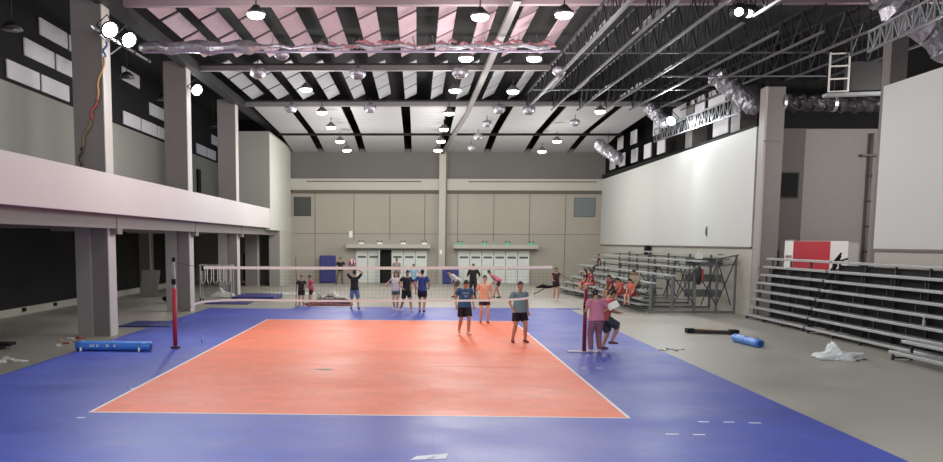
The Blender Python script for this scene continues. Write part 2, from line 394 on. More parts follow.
tag(MB().box(-.1, .1, -.25, .25, -.25, .25).box(-.13, -.1, -.18, .18, -.18, .18).build('wall_loudspeaker', blackm, loc=(rx(p.y)-.12, p.y, 2.45)), 'small black box under the white panel edge above the open bleachers', 'loudspeaker')
struct(MB().box(14.95, 15.2, 4.5-20, 4.5, 0, 2.66), 'wall_right_near', ledgem)
WN = bpy.data.objects['wall_right_near']
MB().box(14.9, 15.1, -15.5, 4.5, 2.72, 7.55).build('white_movable_panel', panelw, WN)
MB().box(14.88, 15.1, -15.5, 4.5, 2.64, 2.72).build('panel_rail', seam, WN)
struct(MB().box(14.9, 22.4, 13.5, 13.8, 0, 7.4), 'wall_right_recess', M('recess_wall', (136, 130, 127), .8, var=.04))
MB().box(14.9, 16.38, 13.4, 13.5, 0, 7.4).build('shaded_return', M('recess_ret', (92, 85, 84), .8), bpy.data.objects['wall_right_recess'])  # shading of the side face painted as a darker tone
w_ = struct(MB().box(15.45, 16.15, 13.35, 13.42, 4.7, 5.65), 'window_3', blackm)
MB().box(15.4, 15.45, 13.33, 13.42, 4.65, 5.7).box(16.15, 16.2, 13.33, 13.42, 4.65, 5.7).box(15.45, 16.15, 13.33, 13.42, 5.65, 5.7).box(15.45, 16.15, 13.33, 13.42, 4.65, 4.7).build('window_frame', M('wf3', (60, 55, 55), .7), w_)
struct(MB().box(22.3, 22.5, -15, 13.6, 0, 12), 'wall_right_outer', M('recess_wall', (1, 1, 1)))
# right column
c = struct(MB().box(14.14, 14.86, 11.75, 12.3, 0, 8.75), 'pillar', M('right_column', (104, 99, 97), .6, var=.04))
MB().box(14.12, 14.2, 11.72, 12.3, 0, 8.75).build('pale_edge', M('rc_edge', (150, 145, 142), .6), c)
MB().box(14.12, 14.88, 11.7, 11.75, 6.7, 6.75).build('joint', seam, c)
pp = at(891, 60, Y=5.0)
c = struct(MB().box(pp.x, pp.x+.5, 5.0, 5.5, 0, 9.6), 'pillar', M('right_column', (1, 1, 1)))
p = at(869, 200, Y=13.2)
t = empty('drain_pipe', 'dark vertical pipe with a flange on the recessed wall beside the near white panel', 'pipe', (p.x, 13.25, 0))
MB().tube([(0, 0, 0), (0, 0, 7.2)], .07).build('pipe', M('pipe', (92, 88, 86), .6), t, smooth=True); MB().box(-.4, .4, -.1, .1, 6.3, 6.38).build('flange', M('pipe', (1, 1, 1)), t)
for k in range(6): MB().tube([(0, 0, .5+k), (0, 0, .58+k)], .09).build('collar', trussm, t)
# dark high wall above the right panels with pale acoustic panels
struct(MB().box(15.4, 15.6, 13.8, YF, 7.2, 12.2), 'wall_right_upper', softblack)
n0 = 0
for r, (z, ys) in enumerate(((8.0, [36.4, 33.9, 31.0, 28.2, 25.6]), (9.1, [34.5, 31.3, 26.5]), (9.3, [22.3, 19.6, 17.0]))):
    for k, y in enumerate(ys):
        o = MB().box(0, .07, 0, 1.5 if r < 2 else 2.3, 0, .8).build('acoustic_panel', acp, bevel=.02, loc=(rx(y)+.35, y, z-.35))
        tag(o, 'pale acoustic panel above the right white wall, %s from far end, %s row' % (ORD[k], ('lower', 'upper', 'nearest')[r]), 'acoustic panel', 'acoustic panels above the right wall')
o = MB().box(0, .07, 0, 2.0, 0, .8).build('acoustic_panel', acp, bevel=.02, loc=(14.3, 16.4, 7.6)); tag(o, 'pale acoustic panel alone above the right white wall beside the column', 'acoustic panel', 'acoustic panels above the right wall')
for k, y in enumerate((21.0, 15.0)):
    struct(MB().box(rx(y)+.3, rx(y)+1.0, y, y+1.1, 7, 9.4), 'pillar', M('right_column', (1, 1, 1)))

# ------------------------------------------------------------------ roof
struct(MB().box(-8.3, 22.5, -13, 24, 11.0, 11.1), 'ceiling', softblack)
struct(MB().box(-8.3, 15.6, 24, YF, 11.0, 11.1), 'ceiling_far', softblack)
beamm = M('roof_beam', (112, 108, 108), .6)
for k, (y, x1, z) in enumerate(((4.1, 19, 9.85), (13.7, 7.5, 9.72), (23.3, 15.4, 9.72))):
    o = struct(MB().box(-8.2, x1 if k != 1 else 6.2, y-.12, y+.12, z, z+.2), 'beam', beamm if k != 0 else M('roof_beam_pink', (140, 122, 128), .6))
    MB().box(-8.2, x1 if k != 1 else 6.2, y-.04, y+.04, z+.2, z+.3).build('beam_web', trussm, o)
o = struct(MB().box(-7.7, 13.4, 32.8, 33.0, 9.35, 9.5), 'beam', blackm)
struct(MB().bar((3.72, 2.5, 9.62), (3.55, 25.3, 9.62), .22, .15).bar((3.55, 25.3, 9.62), (2.6, 38.3, 8.75), .22, .15), 'beam', beamm)
# tilted baffles: one proto, copied
base = {}
for key, mt in (('pink', finp), ('grey', finm)):
    pass
bays = [('nearest visible', [(4.0, 2.45), (6.75, 2.45), (9.5, 3.1)], 0, 'pink'), ('middle', [(14.6, 2.6), (17.5, 2.6), (20.4, 2.8)], 1, 'grey')]
tilt = math.radians(26)
mesh_cache = {}
X6 = at(387, 104, Z=10.2).x
for bn, rows, bi, key in bays:
    for si in range(12):
        xc = X6+(si-5)*1.3
        if xc > 6.6: continue
        for ri, (y, L) in enumerate(rows):
            mk = (key, L)
            if mk not in mesh_cache:
                o = MB().box(-.32, .32, 0, L, -.02, .02).build('ceiling_baffle', finp if key == 'pink' else finm, loc=(xc, y, 10.2)); mesh_cache[mk] = o
            else:
                o = mesh_cache[mk].copy(); COL.objects.link(o); o.location = (xc, y, 10.2)
            o.rotation_euler = (0, -tilt, 0)
            tag(o, '%s tilted ceiling baffle, %s strip from left, %s bay, %s panel' % ({'pink': 'pinkish', 'grey': 'pale'}[key], ORD[si], bn, ('near', 'middle', 'far')[ri]), 'ceiling baffle', 'tilted ceiling baffles')
# few baffles showing between the trusses on the right
for k, (x, y, L) in enumerate(((7.2, 17.5, 4), (8.5, 18.5, 3.5), (9.8, 19, 3.6), (11.1, 18.2, 4.2), (8.5, 5.5, 3), (7.2, 6.5, 3.5))):
    o = MB().box(-.25, .25, 0, L, -.02, .02).build('ceiling_baffle', finm, loc=(x, y, 10.1)); o.rotation_euler = (0, -tilt, 0)
    tag(o, 'pale ceiling baffle glimpsed between the dark trusses, %s of the %s' % (ORD[k % 4], 'far ones from the left' if k < 4 else 'near ones from the right'), 'ceiling baffle', 'baffles between the trusses')
# far bays: corrugated white ceiling slabs with black gaps
corr = wavy('white_corrugated', (166, 166, 168), .55, 'Y', .6)
gx = [at(u, 127, Z=9.6).x for u in (259, 308, 355, 407, 447, 497, 543, 592)]
gx = [-7.75]+gx[1:]+[13.4]
for i in range(len(gx)-1):
    for j, (ya, yb, za, zb) in enumerate(((23.6, 32.6, 9.72, 9.45), (33.2, YF-.12, 9.4, 8.86))):
        x0, x1 = gx[i]+.24, gx[i+1]-.24
        o = MB().hexa([(x0, ya, za), (x1, ya, za), (x1, yb, zb), (x0, yb, zb), (x0, ya, za+.08), (x1, ya, za+.08), (x1, yb, zb+.08), (x0, yb, zb+.08)]).build('ceiling_slab', corr)
        o['kind'] = 'structure'; o.name = 'ceiling_panel'
# trusses on the right, running away from the camera
def truss(name, a, c, h, w=.0, n=20, chord=.05, mats=(trussl, trussm), label='', cat='truss', group=None, r=.028):
    a, c = V(a), V(c); t = empty(name, label, cat, (0, 0, 0), 0, group)
    offs = [V((0, 0, 0))] if not w else [V((-w/2, 0, 0)), V((w/2, 0, 0))]
    if w and abs((c-a).normalized().x) > .7: offs = [V((0, -w/2, 0)), V((0, w/2, 0))]
    hz = V((0, 0, h))
    b1, b2, b3 = MB(), MB(), MB()
    for of in offs:
        b1.bar(a+of, c+of, chord, chord); b2.bar(a+of+hz, c+of+hz, chord, chord)
        for i in range(n):
            p, q = a+(c-a)*(i/n)+of, a+(c-a)*((i+1)/n)+of
            if i % 2: b3.bar(p, q+hz, r, r)
            else: b3.bar(p+hz, q, r, r)
            b3.bar(p, p+hz, r*.8, r*.8)
    if w:
        for i in range(n+1):
            p = a+(c-a)*(i/n); b3.bar(p+offs[0], p+offs[1], r, r); b3.bar(p+offs[0]+hz, p+offs[1]+hz, r, r)
    b1.build('bottom_chord', mats[0], t); b2.build('top_chord', mats[0] if w else mats[1], t); b3.build('web', mats[1], t)
    return t
for k in range(9):
    x = 6.35+1.3*k
    y0 = -2 if k < 4 else 4.0
    truss('roof_truss', (x, y0, 9.05 if k else 8.95), (x+.05, 23.2, 9.5), .75 if k in (0,) else .95, n=34 if k < 4 else 24, chord=.09 if k == 0 else .07, mats=(trussl if k < 1 else M('mid_chord', (84, 83, 87), .5, metal=.3) if k < 5 else M('dim_chord', (74, 72, 76), .5), trussm),
          label='dark lattice roof truss running away from the camera, %s from the left' % ORD[k], group='roof trusses on the right', r=.035)
for k, (y, z, xa, xb) in enumerate(((8.5, 9.35, 6, 15), (17, 9.5, 6, 14), (11, 9.0, 10, 16))):
    tag(MB().bar((xa, y, z), (xb, y, z), .05, .05).build('cross_rod', trussl), 'thin steel rod crossing under the dark right trusses, '+('nearest of three', 'farthest of three', 'middle one of three')[k], 'rod', 'rods under the trusses')

# foil duct across the nearest bay
t = empty('foil_duct', 'crinkled silver foil duct hung across the ceiling in the nearest bay', 'duct')
pts = [(-8.2+i*.45, 6.9+.05*math.sin(i*1.3), 9.25+.05*math.sin(i*2.1)) for i in range(31)]
MB().loft(pts, [(.19 if i < 9 else .07)*(1+.15*((i*7) % 3-1)) for i in range(31)], 12, wob=.12).build('duct_sleeve', foil, t, smooth=False)
b = MB().bar((-8.2, 6.85, 9.08), (5.6, 6.85, 9.08), .06, .06)
b.build('support_rail', M('rail', (150, 136, 160), .4, metal=.3), t)
for i in range(40):
    x = -8.0+i*.34+random.uniform(-.08, .08)
    MB().bar((x, 6.85, 9.1), (x+random.uniform(-.12, .12), 6.9, 9.1+random.uniform(.2, .55)), .018, .018).build('hanger_wire', trussl, t)
b = MB()
for i in range(46):
    x = -2.8+i*.18
    if i % 9 == 4: continue
    z_ = 9.22+random.uniform(0, .22)
    b.loft([(x-.1, 6.9, z_), (x, 6.92, z_+.04), (x+.14, 6.9, z_-.02)], [.035, .06, .04], 6, wob=.3)
b.build('pink_foil_wrap', M('pink_foil', (172, 116, 122), .5, metal=.1, var=.3, scale=6), t)
# silver elbows along the right wall
for k, (a, c, r, lb, mt) in enumerate((
    (at(599, 145, Y=33), at(617, 158, Y=31), .33, 'short silver flexible duct at the far right ceiling corner', foil),
    (at(650, 108, Y=23.0), at(664, 122, Y=22), .3, 'silver flexible duct beside the bright right flood lamp', foil),
    (at(716, 76, Y=13.6), at(753, 106, Y=12.9), .34, 'silver foil duct sloping down towards the right column', foil),
    (at(783, 102, Y=12), at(884, 104, Y=12), .3, 'long dull foil duct running across the dark bay right of the column', foild),
    (at(884, -6, Y=2), at(950, 44, Y=2), .42, 'big silver foil duct at the top right corner', foil))):
    t = empty('flexible_duct', lb, 'duct', (0, 0, 0)); n = max(8, int((c-a).length/.13))
    MB().loft([a+(c-a)*(i/n)+V((0, 0, .04*math.sin(i*1.7))) for i in range(n+1)], [r*(1.1 if i % 2 else .86)*(1+.06*math.sin(i*2.7)) for i in range(n+1)], 18, wob=.12).build('duct_sleeve', mt, t)
    d = (c-a).normalized()
    for q in (a, c, (a+c)/2): MB().loft([q-d*.06, q+d*.06], [r*1.12, r*1.12], 14, caps=False).build('clamp_ring', steel, t)
    MB().bar((a+c)/2, (a+c)/2+V((0, 0, 1.2)), .03, .03).build('hanger_rod', trussm, t)
truss('lighting_truss', (rx(25)-.3, 25.3, 8.15), (rx(12.4)-.5, 12.9, 7.95), .65, n=26, chord=.06, mats=(trussl, steel), label='long light lattice truss along the top of the right white wall', r=.03)
truss('lighting_truss', at(868, 52, Y=3), at(950, 12, Y=-1), .55, n=12, chord=.06, mats=(trussl, steel), label='lattice truss under the big silver duct at the top right corner', r=.04)
# hung speaker frame
p = at(838, 92, Y=8)
t = empty('scoreboard_frame', 'white metal ladder-like frame hung from the dark roof right of the column', 'frame', p)
b = MB()
for x in (-.32, .32):
    b.bar((x, 0, 0), (x, 0, 1.3), .05, .05)
for z in (0, .42, .84, 1.25): b.bar((-.32, 0, z), (.32, 0, z+.03), .045, .045)
b.build('ladder_rail', edgew, t)
MB().bar((-.4, .1, -.1), (1.9, .1, -.02), .35, .1).build('platform', steel, t)
MB().box(.45, 1.5, 0, .6, .05, 1.0).build('equipment_case', M('dkcase', (34, 32, 34), .6), t)
MB().bar((1.45, 0, 0), (1.45, 0, 1.6), .05, .05).bar((.35, 0, 1.3), (.35, 0, 1.9), .04, .04).build('hanger_post', trussl, t)

# ------------------------------------------------------------------ lamps
def lamp_or_fill_light(p, e, col=(1, .965, .93), r=.12, spot=None, d=None):
    ld = bpy.data.lights.new('lamp_or_fill_light', 'SPOT' if spot else 'POINT'); ld.energy = e; ld.color = col; ld.shadow_soft_size = r
    if spot: ld.spot_size = spot; ld.spot_blend = .6
    o = bpy.data.objects.new('lamp_or_fill_light', ld); COL.objects.link(o); o.location = p
    if d is not None: o.rotation_euler = V(d).to_track_quat('-Z', 'Y').to_euler()
    return o
def highbay():
    t = empty('high_bay_lamp', '', 'ceiling lamp', (0, 0, 0), 0, 'lit lamps hanging from the ceiling')
    sh_ = MB().loft([(0, 0, .0), (0, 0, .06), (0, 0, .16), (0, 0, .24)], [.27, .26, .15, .08], 16, caps=False).build('lamp_shade', M('shade_metal', (96, 94, 94), .5, metal=.3), t, smooth=True)
    MB().loft([(0, 0, -.11), (0, 0, -.07), (0, 0, -.01)], [.17, .23, .25], 16, caps=False).build('lens', glowm, sh_, smooth=True)
    MB().tube([(0, 0, .24), (0, 0, .5)], .02).build('rod', trussm, t)
    return t
hb = highbay()
spots = [(256, 14, 9.2), (480, 16, 9.2), (564, 14, 9.2), (466, 58, 9.1), (534, 58, 9.1), (513, 91, 9.1), (306, 89, 9.1), (455, 90, 9.1), (322, 112, 9.1), (449, 113, 9.1), (600, 111, 9.1),
         (331, 127, 8.8), (340, 141, 8.55), (347, 150, 8.3), (444, 129, 8.8), (441, 141, 8.55), (438, 150, 8.3), (557, 141, 8.55), (542, 151, 8.3)]
names = ['nearest on the left', 'nearest in the middle, left of the diagonal beam', 'nearest beside the first dark truss', 'in the near bay just below the foil duct', 'in the near bay close against the first truss',
         'in the middle bay beside the first truss', 'in the middle bay on the left', 'in the middle bay near the diagonal beam', 'left one just past the third cross beam', 'middle one just past the third cross beam', 'right one just past the third cross beam',
         'left column of far lamps, third from the wall', 'left column of far lamps, second from the wall', 'left column of far lamps, closest to the wall', 'middle column of far lamps, third from the wall', 'middle column of far lamps, second from the wall', 'middle column of far lamps, closest to the wall', 'right column of far lamps, second from the wall', 'right column of far lamps, closest to the wall']
for k, ((u, v, z), nm) in enumerate(zip(spots, names)):
    p = at(u, v, Z=z)
    if k == 0: hb.location = p; hb['label'] = 'lit white high-bay lamp, '+nm
    else: copy_thing(hb, p, 'lit white high-bay lamp, '+nm)
    lamp_or_fill_light(p-V((0, 0, 1.2 if k < 8 else 2.0)), 320 if k < 8 else 270, r=.35)
un = empty('unlit_bay_lamp', 'round unlit silver lamp drum under the second cross beam, first from left', 'ceiling lamp', (0, 0, 0), 0, 'unlit lamp drums')
MB().loft([(0, 0, -.1), (0, 0, .02), (0, 0, .22), (0, 0, .32)], [.2, .31, .31, .12], 16, caps=False).build('drum', foil, un, smooth=True)
MB().tube([(0, 0, .32), (0, 0, .6)], .02).build('rod', trussm, un)
MB().loft([(0, 0, -.13), (0, 0, -.1)], [.15, .19], 14, caps=False).build('dark_lens', darkgap, un)
us = [(258, 75, 9.3, 'under the second cross beam, first from left'), (358, 76, 9.3, 'under the second cross beam, middle of three'), (460, 75, 9.3, 'under the second cross beam, beside the diagonal beam'),
      (291, 110, 9.3, 'under the third cross beam, far left'), (370, 110, 9.3, 'under the third cross beam, left of centre'), (529, 112, 9.2, 'under the third cross beam beside the first truss'), (499, 111, 9.3, 'under the third cross beam, right of the diagonal beam'),
      (487, 125, 8.85, 'on the far white ceiling, nearest of its column'), (478, 138, 8.65, 'on the far white ceiling, middle of its column'), (471.5, 149, 8.4, 'on the far white ceiling, closest to the far wall'), (575, 124, 8.85, 'on the far white ceiling at the right'), (282, 57, 9.2, 'just behind the foil duct on the left'), (559, 73, 9.2, 'hidden among the first trusses')]
for k, (u, v, z, nm) in enumerate(us):
    p = at(u, v, Z=z); lb = 'round unlit silver lamp drum '+nm
    if k == 0: un.location = p
    else: copy_thing(un, p, lb, scale=(.8, .8, .8) if k > 6 else None)
# flood lamps
def flood(p, d, label, e, n=1, arm=None, r=.2, spot=2.6):
    d = V(d).normalized(); x = d.cross(V((0, 0, 1))).normalized()
    t = empty('flood_lamp', label, 'flood lamp', p, 0, 'bright flood lamps')
    b = MB().loft([V((0, 0, 0))-d*.28, V((0, 0, 0))-d*.1, V((0, 0, 0))], [.1, .22, .26], 16, caps=False); ho = b.build('housing', trussm, t, smooth=True)
    MB().loft([V((0, 0, 0)), d*.03], [r+.01, r], 18, caps=False).build('lens', floodm, ho, smooth=True)
    MB().tube([x*.28, x*.3-d*.25, V((0, 0, .35))-d*.2, -x*.3-d*.25, -x*.28], .02).build('yoke', trussm, t)
    lamp_or_fill_light(V(p)+d*.3, e, (.92, .97, 1), .18, spot=spot, d=d)
    return t
flood(at(110, 30, X=-7.7), (.55, -.6, -.45), 'bright round flood lamp on the first left column, left of the pair', 700)
flood(at(129, 40, X=-7.7), (.6, -.55, -.45), 'bright round flood lamp on the first left column, right of the pair', 700)
flood(at(197, 90, X=-7.8), (.6, -.6, -.45), 'bright flood lamp on the second left column', 600)
flood(at(671, 121, X=13.0), (-.5, -.65, -.5), 'bright flood lamp above the right white wall', 700)
flood(at(739, 12, Z=9.2), (-.3, -.8, -.5), 'small bright flood lamp among the trusses, left one of the right pair', 150, r=.1)
flood(at(745, 11, Z=9.2)+V((.2, .3, 0)), (-.2, -.85, -.5), 'small bright flood lamp among the trusses, right one of the right pair', 150, r=.1)
for q, e in (((18.5, 6, 6.5), 1300), ((-11, 6, 7.5), 160), ((-11, 22, 7.5), 160), ((-11, -5, 7.5), 120), ((-11, 9, 3.0), 40), ((-11, 20, 3.0), 40), ((-4, -14, 8), 500), ((7, -14, 8), 500)):  # added fill lights without fixtures: right bay, gallery, behind the camera
    lamp_or_fill_light(q, e, r=.4)
lamp_or_fill_light((12.9, 20.8, 8.0), 80, (.9, .97, 1), .2)  # added fill without a fixture, near the right flood lamp
lamp_or_fill_light((-7.2, 14.6, 8.6), 70, (.9, .95, 1), .2)  # extra fixtureless fill by the second left column
t = empty('lamp_arm', 'long thin arm carrying two flood lamps from the first left column', 'lamp arm')
a = at(90, 26, X=-8.1); c = at(150, 62, X=-7.75)
MB().bar(a, c, .06, .06).bar(V((-8.2, 3.3, a.z-.05)), a, .06, .06).bar(V((-8.2, 3.7, 8.4)), (a+c)/2, .04, .04).build('arm_bar', steel, t)
b = MB()
for q in (.15, .4, .7, .95): b.box(*(sum(((v-.05, v+.05) for v in (a+(c-a)*q)), ())))
b.build('clamp', trussm, t)
t = empty('hanging_cable', 'multicoloured cable hanging down the first left column', 'cable')
def hang(u0, v0, u1, v1, X, y, mt, nm):
    p, q = at(u0, v0, Y=y), at(u1, v1, Y=y)
    MB().tube([p+(q-p)*(i/6)+V((.05*math.sin(i*1.4), 0, 0)) for i in range(7)], .035, 6).build(nm, mt, t, smooth=True)
hang(106, 42, 104, 57, 0, 2.85, M('cable_blue', (60, 100, 150), .5), 'blue_strand')
hang(104, 57, 96, 100, 0, 2.85, M('cable_yellow', (190, 150, 90), .5), 'yellow_strand')
hang(96, 100, 90, 120, 0, 2.85, M('cable_red', (176, 80, 66), .5), 'red_strand')
hang(90, 120, 81, 148, 0, 2.85, M('cable_green', (110, 120, 80), .5), 'green_strand')
hang(81, 148, 80, 166, 0, 2.85, M('cable_dark', (50, 44, 44), .5), 'dark_strand')

# ------------------------------------------------------------------ posts and net
red = M('red_post_pad', (176, 38, 60), .45, var=.05); dred = M('dark_red_paint', (120, 24, 46), .5)
t = empty('net_post', 'tall left volleyball post, grey tube with a red padded lower half', 'net post', (-5.45, -.02, .014))
MB().tube([(0, 0, .02), (0, 0, 2.33)], .04, 12).build('tube', steel, t, smooth=True)
MB().loft([(0, 0, .08), (0, 0, 1.6)], [.058, .058], 14, caps=False).build('pad', red, t, smooth=True)
MB().loft([(0, 0, 0), (0, 0, .05)], [.13, .12], 16, caps=False).build('base_plate', M('basep', (50, 32, 60), .6), t)
MB().box(-.05, .05, -.07, -.03, 1.7, 1.85).tube([(0, -.07, 1.78), (0, -.16, 1.78)], .012).build('winch', blackm, t)
MB().loft([(0, 0, 2.33), (0, 0, 2.38)], [.05, .045], 12).build('pulley_cap', blackm, t)
t = empty('net_post', 'short dark red right volleyball post next to the two people leaning', 'net post', (5.36, -.1, .014))
MB().tube([(0, 0, .02), (0, 0, 1.66)], .05, 12).build('tube', dred, t, smooth=True)
MB().box(-.42, .35, -.14, .2, 0, .03).build('base_plate', M('base_light', (170, 160, 175), .6), t, bevel=.01)
MB().box(-.06, .06, -.08, -.04, 1.1, 1.3).build('winch', blackm, t)
t = empty('volleyball_net', 'white-taped volleyball net strung across the orange court, lower tape sagging', 'volleyball net')
tape = M('net_tape', (246, 246, 240), .6)
def ribbon(pts, h, th=.012):
    b = MB()
    pts = [V(p) for p in pts]
    for p, q in zip(pts, pts[1:]):
        u = V((0, 0, h/2))
        y = V((0, th/2, 0))
        b.hexa([p-u-y, q-u-y, q-u+y, p-u+y, p+u-y, q+u-y, q+u+y, p+u+y])
    return b
ribbon([(-4.7+i*.46, 0, 2.165+.003*i-.02*math.sin(i/20*math.pi)) for i in range(21)], .075).build('top_tape', tape, t)
low = [(-4.98, 0, 1.12), (-4.93, 0, 1.19), (-4.8, 0, 1.235), (-4.6, 0, 1.27), (-4.2, 0, 1.3), (-3.7, 0, 1.315), (-2.5, 0, 1.31), (-1, 0, 1.305), (.5, 0, 1.32), (2, 0, 1.335), (3, 0, 1.35), (3.6, 0, 1.38), (3.85, 0, 1.41), (3.98, 0, 1.47), (4.05, .02, 1.56), (4.0, .03, 1.64)]
ribbon(low, .055).build('bottom_tape', tape, t)
b = MB()
import bisect
lx = [p[0] for p in low[:12]]
def lowz(x):
    if x <= lx[0]: return low[0][2]
    if x >= lx[-1]: return low[11][2]
    i = bisect.bisect(lx, x)-1; f = (x-lx[i])/(lx[i+1]-lx[i]); return low[i][2]*(1-f)+low[i+1][2]*f
for i in range(89):
    x = -4.68+i*.104
    b.bar((x, 0, lowz(min(x, 3.9))), (x, 0, 2.15), .0025, .0025)
for k in range(1, 9):
    ps = [(-4.68+i*.92, 0, lowz(-4.68+i*.92)+(2.15-lowz(-4.68+i*.92))*k/9) for i in range(11)]
    for p, q in zip(ps, ps[1:]): b.bar(p, q, .0025, .0025)
b.build('net_mesh', M('net_cord', (70, 66, 66), .8), t)
b = MB(); b.bar((-4.7, 0, 2.16), (-5.43, -.02, 2.3), .012, .012).bar((-4.98, 0, 1.13), (-5.43, -.02, .9), .01, .01); b.bar((4.5, 0, 2.2), (5.32, -.08, 1.62), .012, .012).bar((4.0, .02, 1.5), (4.45, 0, 1.75), .02, .02).bar((4.45, 0, 1.75), (5.32, -.08, 1.5), .01, .01)
b.build('rope', M('rope_dark', (60, 56, 60), .8), t)
b = MB().box(-4.72, -4.66, -.02, .02, 2.08, 2.22); b.build('end_buckle', blackm, t)
MB().loft([(4.1, 0, 1.70), (4.25, 0, 1.73), (4.4, 0, 1.71), (4.58, 0, 1.73)], [.02, .045, .04, .02], 8, wob=.2).build('strap_bundle', blackm, t)

# ------------------------------------------------------------------ bleachers
def plank(p, q, w=.26, h=.05): return MB().bar(p, q, w, h)
# middle open bleachers, rows run along Y
YN, YFB = 13.6, 24.0
uu = [640, 641, 646, 654.5, 675, 694, 706, 722]
vv = [304, 298.5, 291, 283.5, 276, 268.5, 261.5, 254.5]
t = empty('bleachers', 'open metal bleachers rising to the right against the far white wall', 'bleachers')
B = []
for k, (u, v) in enumerate(zip(uu, vv)):
    p = at(u, v, Y=YN); B.append(p)
    ye = 21.3 if k < 4 else 32
    q = V((p.x-.2-(.35 if k > 3 else 0), ye, p.z))
    if q.x > rx(ye)-.45: q.x = rx(ye)-.45
    s_ = plank((p.x-.05, YN, p.z), q, .28, .06).build('seat_plank', alud, t)
    MB().bar((p.x+.25, YN+.1, p.z-.2), (q.x+.25, ye, p.z-.2), .22, .04).build('foot_plank', M('foot_plank', (74, 78, 80), .4, metal=.4), t)
fx = [at(u, 312, Y=YN-.1).x for u in (650, 671.5, 693.8, 715.4, 736)]
zt = [at(650, 283, Y=YN).z, at(671, 277, Y=YN).z, at(694, 267, Y=YN).z, at(715, 259, Y=YN).z, at(736, 255, Y=YN).z]
for j, y in enumerate((YN-.1, 16.4, 19.2, 22.5, 26, 30)):
    b = MB()
    for x, z in list(zip(fx, zt))[0 if j < 3 else 2:]: 
        xx = x-.02*j*3; b.bar((min(xx, rx(y)-.15), y, 0), (min(xx, rx(y)-.15), y, z), .085, .085)
    b.bar((fx[0 if j < 3 else 2]-.1, y, .06), (rx(y)-.15, y, .06), .08, .08)
    b.bar((fx[0 if j < 3 else 2], y, .62), (fx[2 if j < 3 else 3], y, .55), .04, .04)
    b.build('end_frame' if j == 0 else 'frame', frame_steel, t)
    b = MB()
    for i, k in ((1, 2), (2, 1), (2, 3), (3, 2), (3, 4), (4, 3))[0 if j < 3 else 2:]:
        b.bar((min(fx[i], rx(y)-.15), y-.03, zt[i]-.1 if i != 1 else 1.5), (min(fx[k]*.7+fx[i]*.3 if i == 3 else fx[k], rx(y)-.15), y-.03, .35), .04, .04)
    if j in (0, 2): b.build('cross_brace', M('brace_dark', (56, 56, 62), .5), t)
b = MB()
b.bar((fx[3], YN-.1, zt[3]), (fx[4], YN-.1, zt[4]), .06, .06).bar((fx[3], YN-.1, zt[3]-.3), (fx[4], YN-.1, zt[4]-.35), .05, .05); b.build('guard_rail', frame_steel, t)
for i, z in enumerate((1.9, 1.2, .55)): MB().box(fx[2]+.2, fx[4]+.15, 15.6, 15.65, z, z+.32).build('stacked_board', M('board_dim', (104, 106, 108), .6), t)
# far low section
t = empty('bleachers', 'low far section of open bleachers where two people in red sit', 'bleachers')
SB = []
for k in range(5):
    x, z = 9.3+.42*k, .32+.30*k
    SB.append((x, z))
    plank((x+.3, 21.5, z), (x-.2, 28.5, z), .28, .06).build('seat_plank', alud, t)
    MB().bar((x+.55, 21.7, z-.18), (x+.05, 28.4, z-.18), .2, .04).build('foot_plank', M('foot_plank', (1, 1, 1)), t)
for y, o_ in ((21.7, .3), (24.5, .1), (28.2, -.2)):
    b = MB()
    for x, z in SB: b.bar((x+o_, y, 0), (x+o_, y, z), .05, .05)
    b.bar((SB[0][0]+o_, y, .05), (SB[-1][0]+o_, y, .05), .05, .05); b.bar((SB[0][0]+o_, y, .1), (SB[-1][0]+o_, y, SB[-1][1]-.1), .03, .03)
    b.build('frame', frame_steel, t)
# near closed bleachers
def closed(name, ya, yb, label, x0=13.55, n=8, dx=.105, z0=.16, dz=.302, depth=.27, back=True, xo=0.):
    t = empty(name, label, 'bleachers', (0, 0, 0), 0, 'folded bleachers on the right')
    for k in range(n):
        x = x0+dx*k; z = z0+dz*k
        s_ = MB().box(x, x+depth, yb, ya+(-.0), z-.045, z+.035).build('seat_plank', alu, t, bevel=.012)
    L = ya-yb; m = max(2, int(L/1.75)+1)
    for i in range(m):
        y = yb+.15+(L-.3)*i/(m-1)
        b = MB()
        b.bar((x0+.05, y, 0), (x0+.05, y, z0), .06, .06).bar((x0+dx*(n-1)+.2, y, 0), (x0+dx*(n-1)+.2, y, z0+dz*(n-1)-.03), .06, .05)
        for k in range(1, n):
            b.bar((x0+dx*k+.2, y, z0+dz*(k-1)+.03), (x0+dx*k+.2, y, z0+dz*k-.03), .04, .04)
        b.bar((x0+.05, y, .06), (x0+dx*(n-1)+.2, y, .06), .04, .04)
        b.build('frame', M('frame_shade', (60, 60, 64), .5, metal=.3), t)
    if back:
        MB().box(x0+depth+dx*(n-1)+.0, x0+depth+dx*(n-1)+.04, yb, ya, .05, z0+dz*(n-1)-.1).build('shade_backing', M('backing_black', (22, 23, 28), .8), t)  # dark sheet added for the blackness behind the rows
        b = MB()
        for k in range(n-1): b.box(x0+dx*k+depth-.03, x0+dx*k+depth, yb, ya, z0+dz*k-.1, z0+dz*k-.03)
        b.build('dark_riser', M('backing_black', (1, 1, 1)), t)
    return t
closed('folded_bleachers', 11.3, 6.0, 'folded aluminium bleachers beside the right column in front of the red board', back=False)
closed('folded_bleachers', 5.75, -6.5, 'long folded aluminium bleachers under the near white panel, dark behind', x0=13.5)
closed('folded_bleachers', -.9, -6.0, 'two extra low rows pulled out in front of the long folded bleachers', x0=12.75, n=2, dx=.3, z0=.2, dz=.26, back=False)
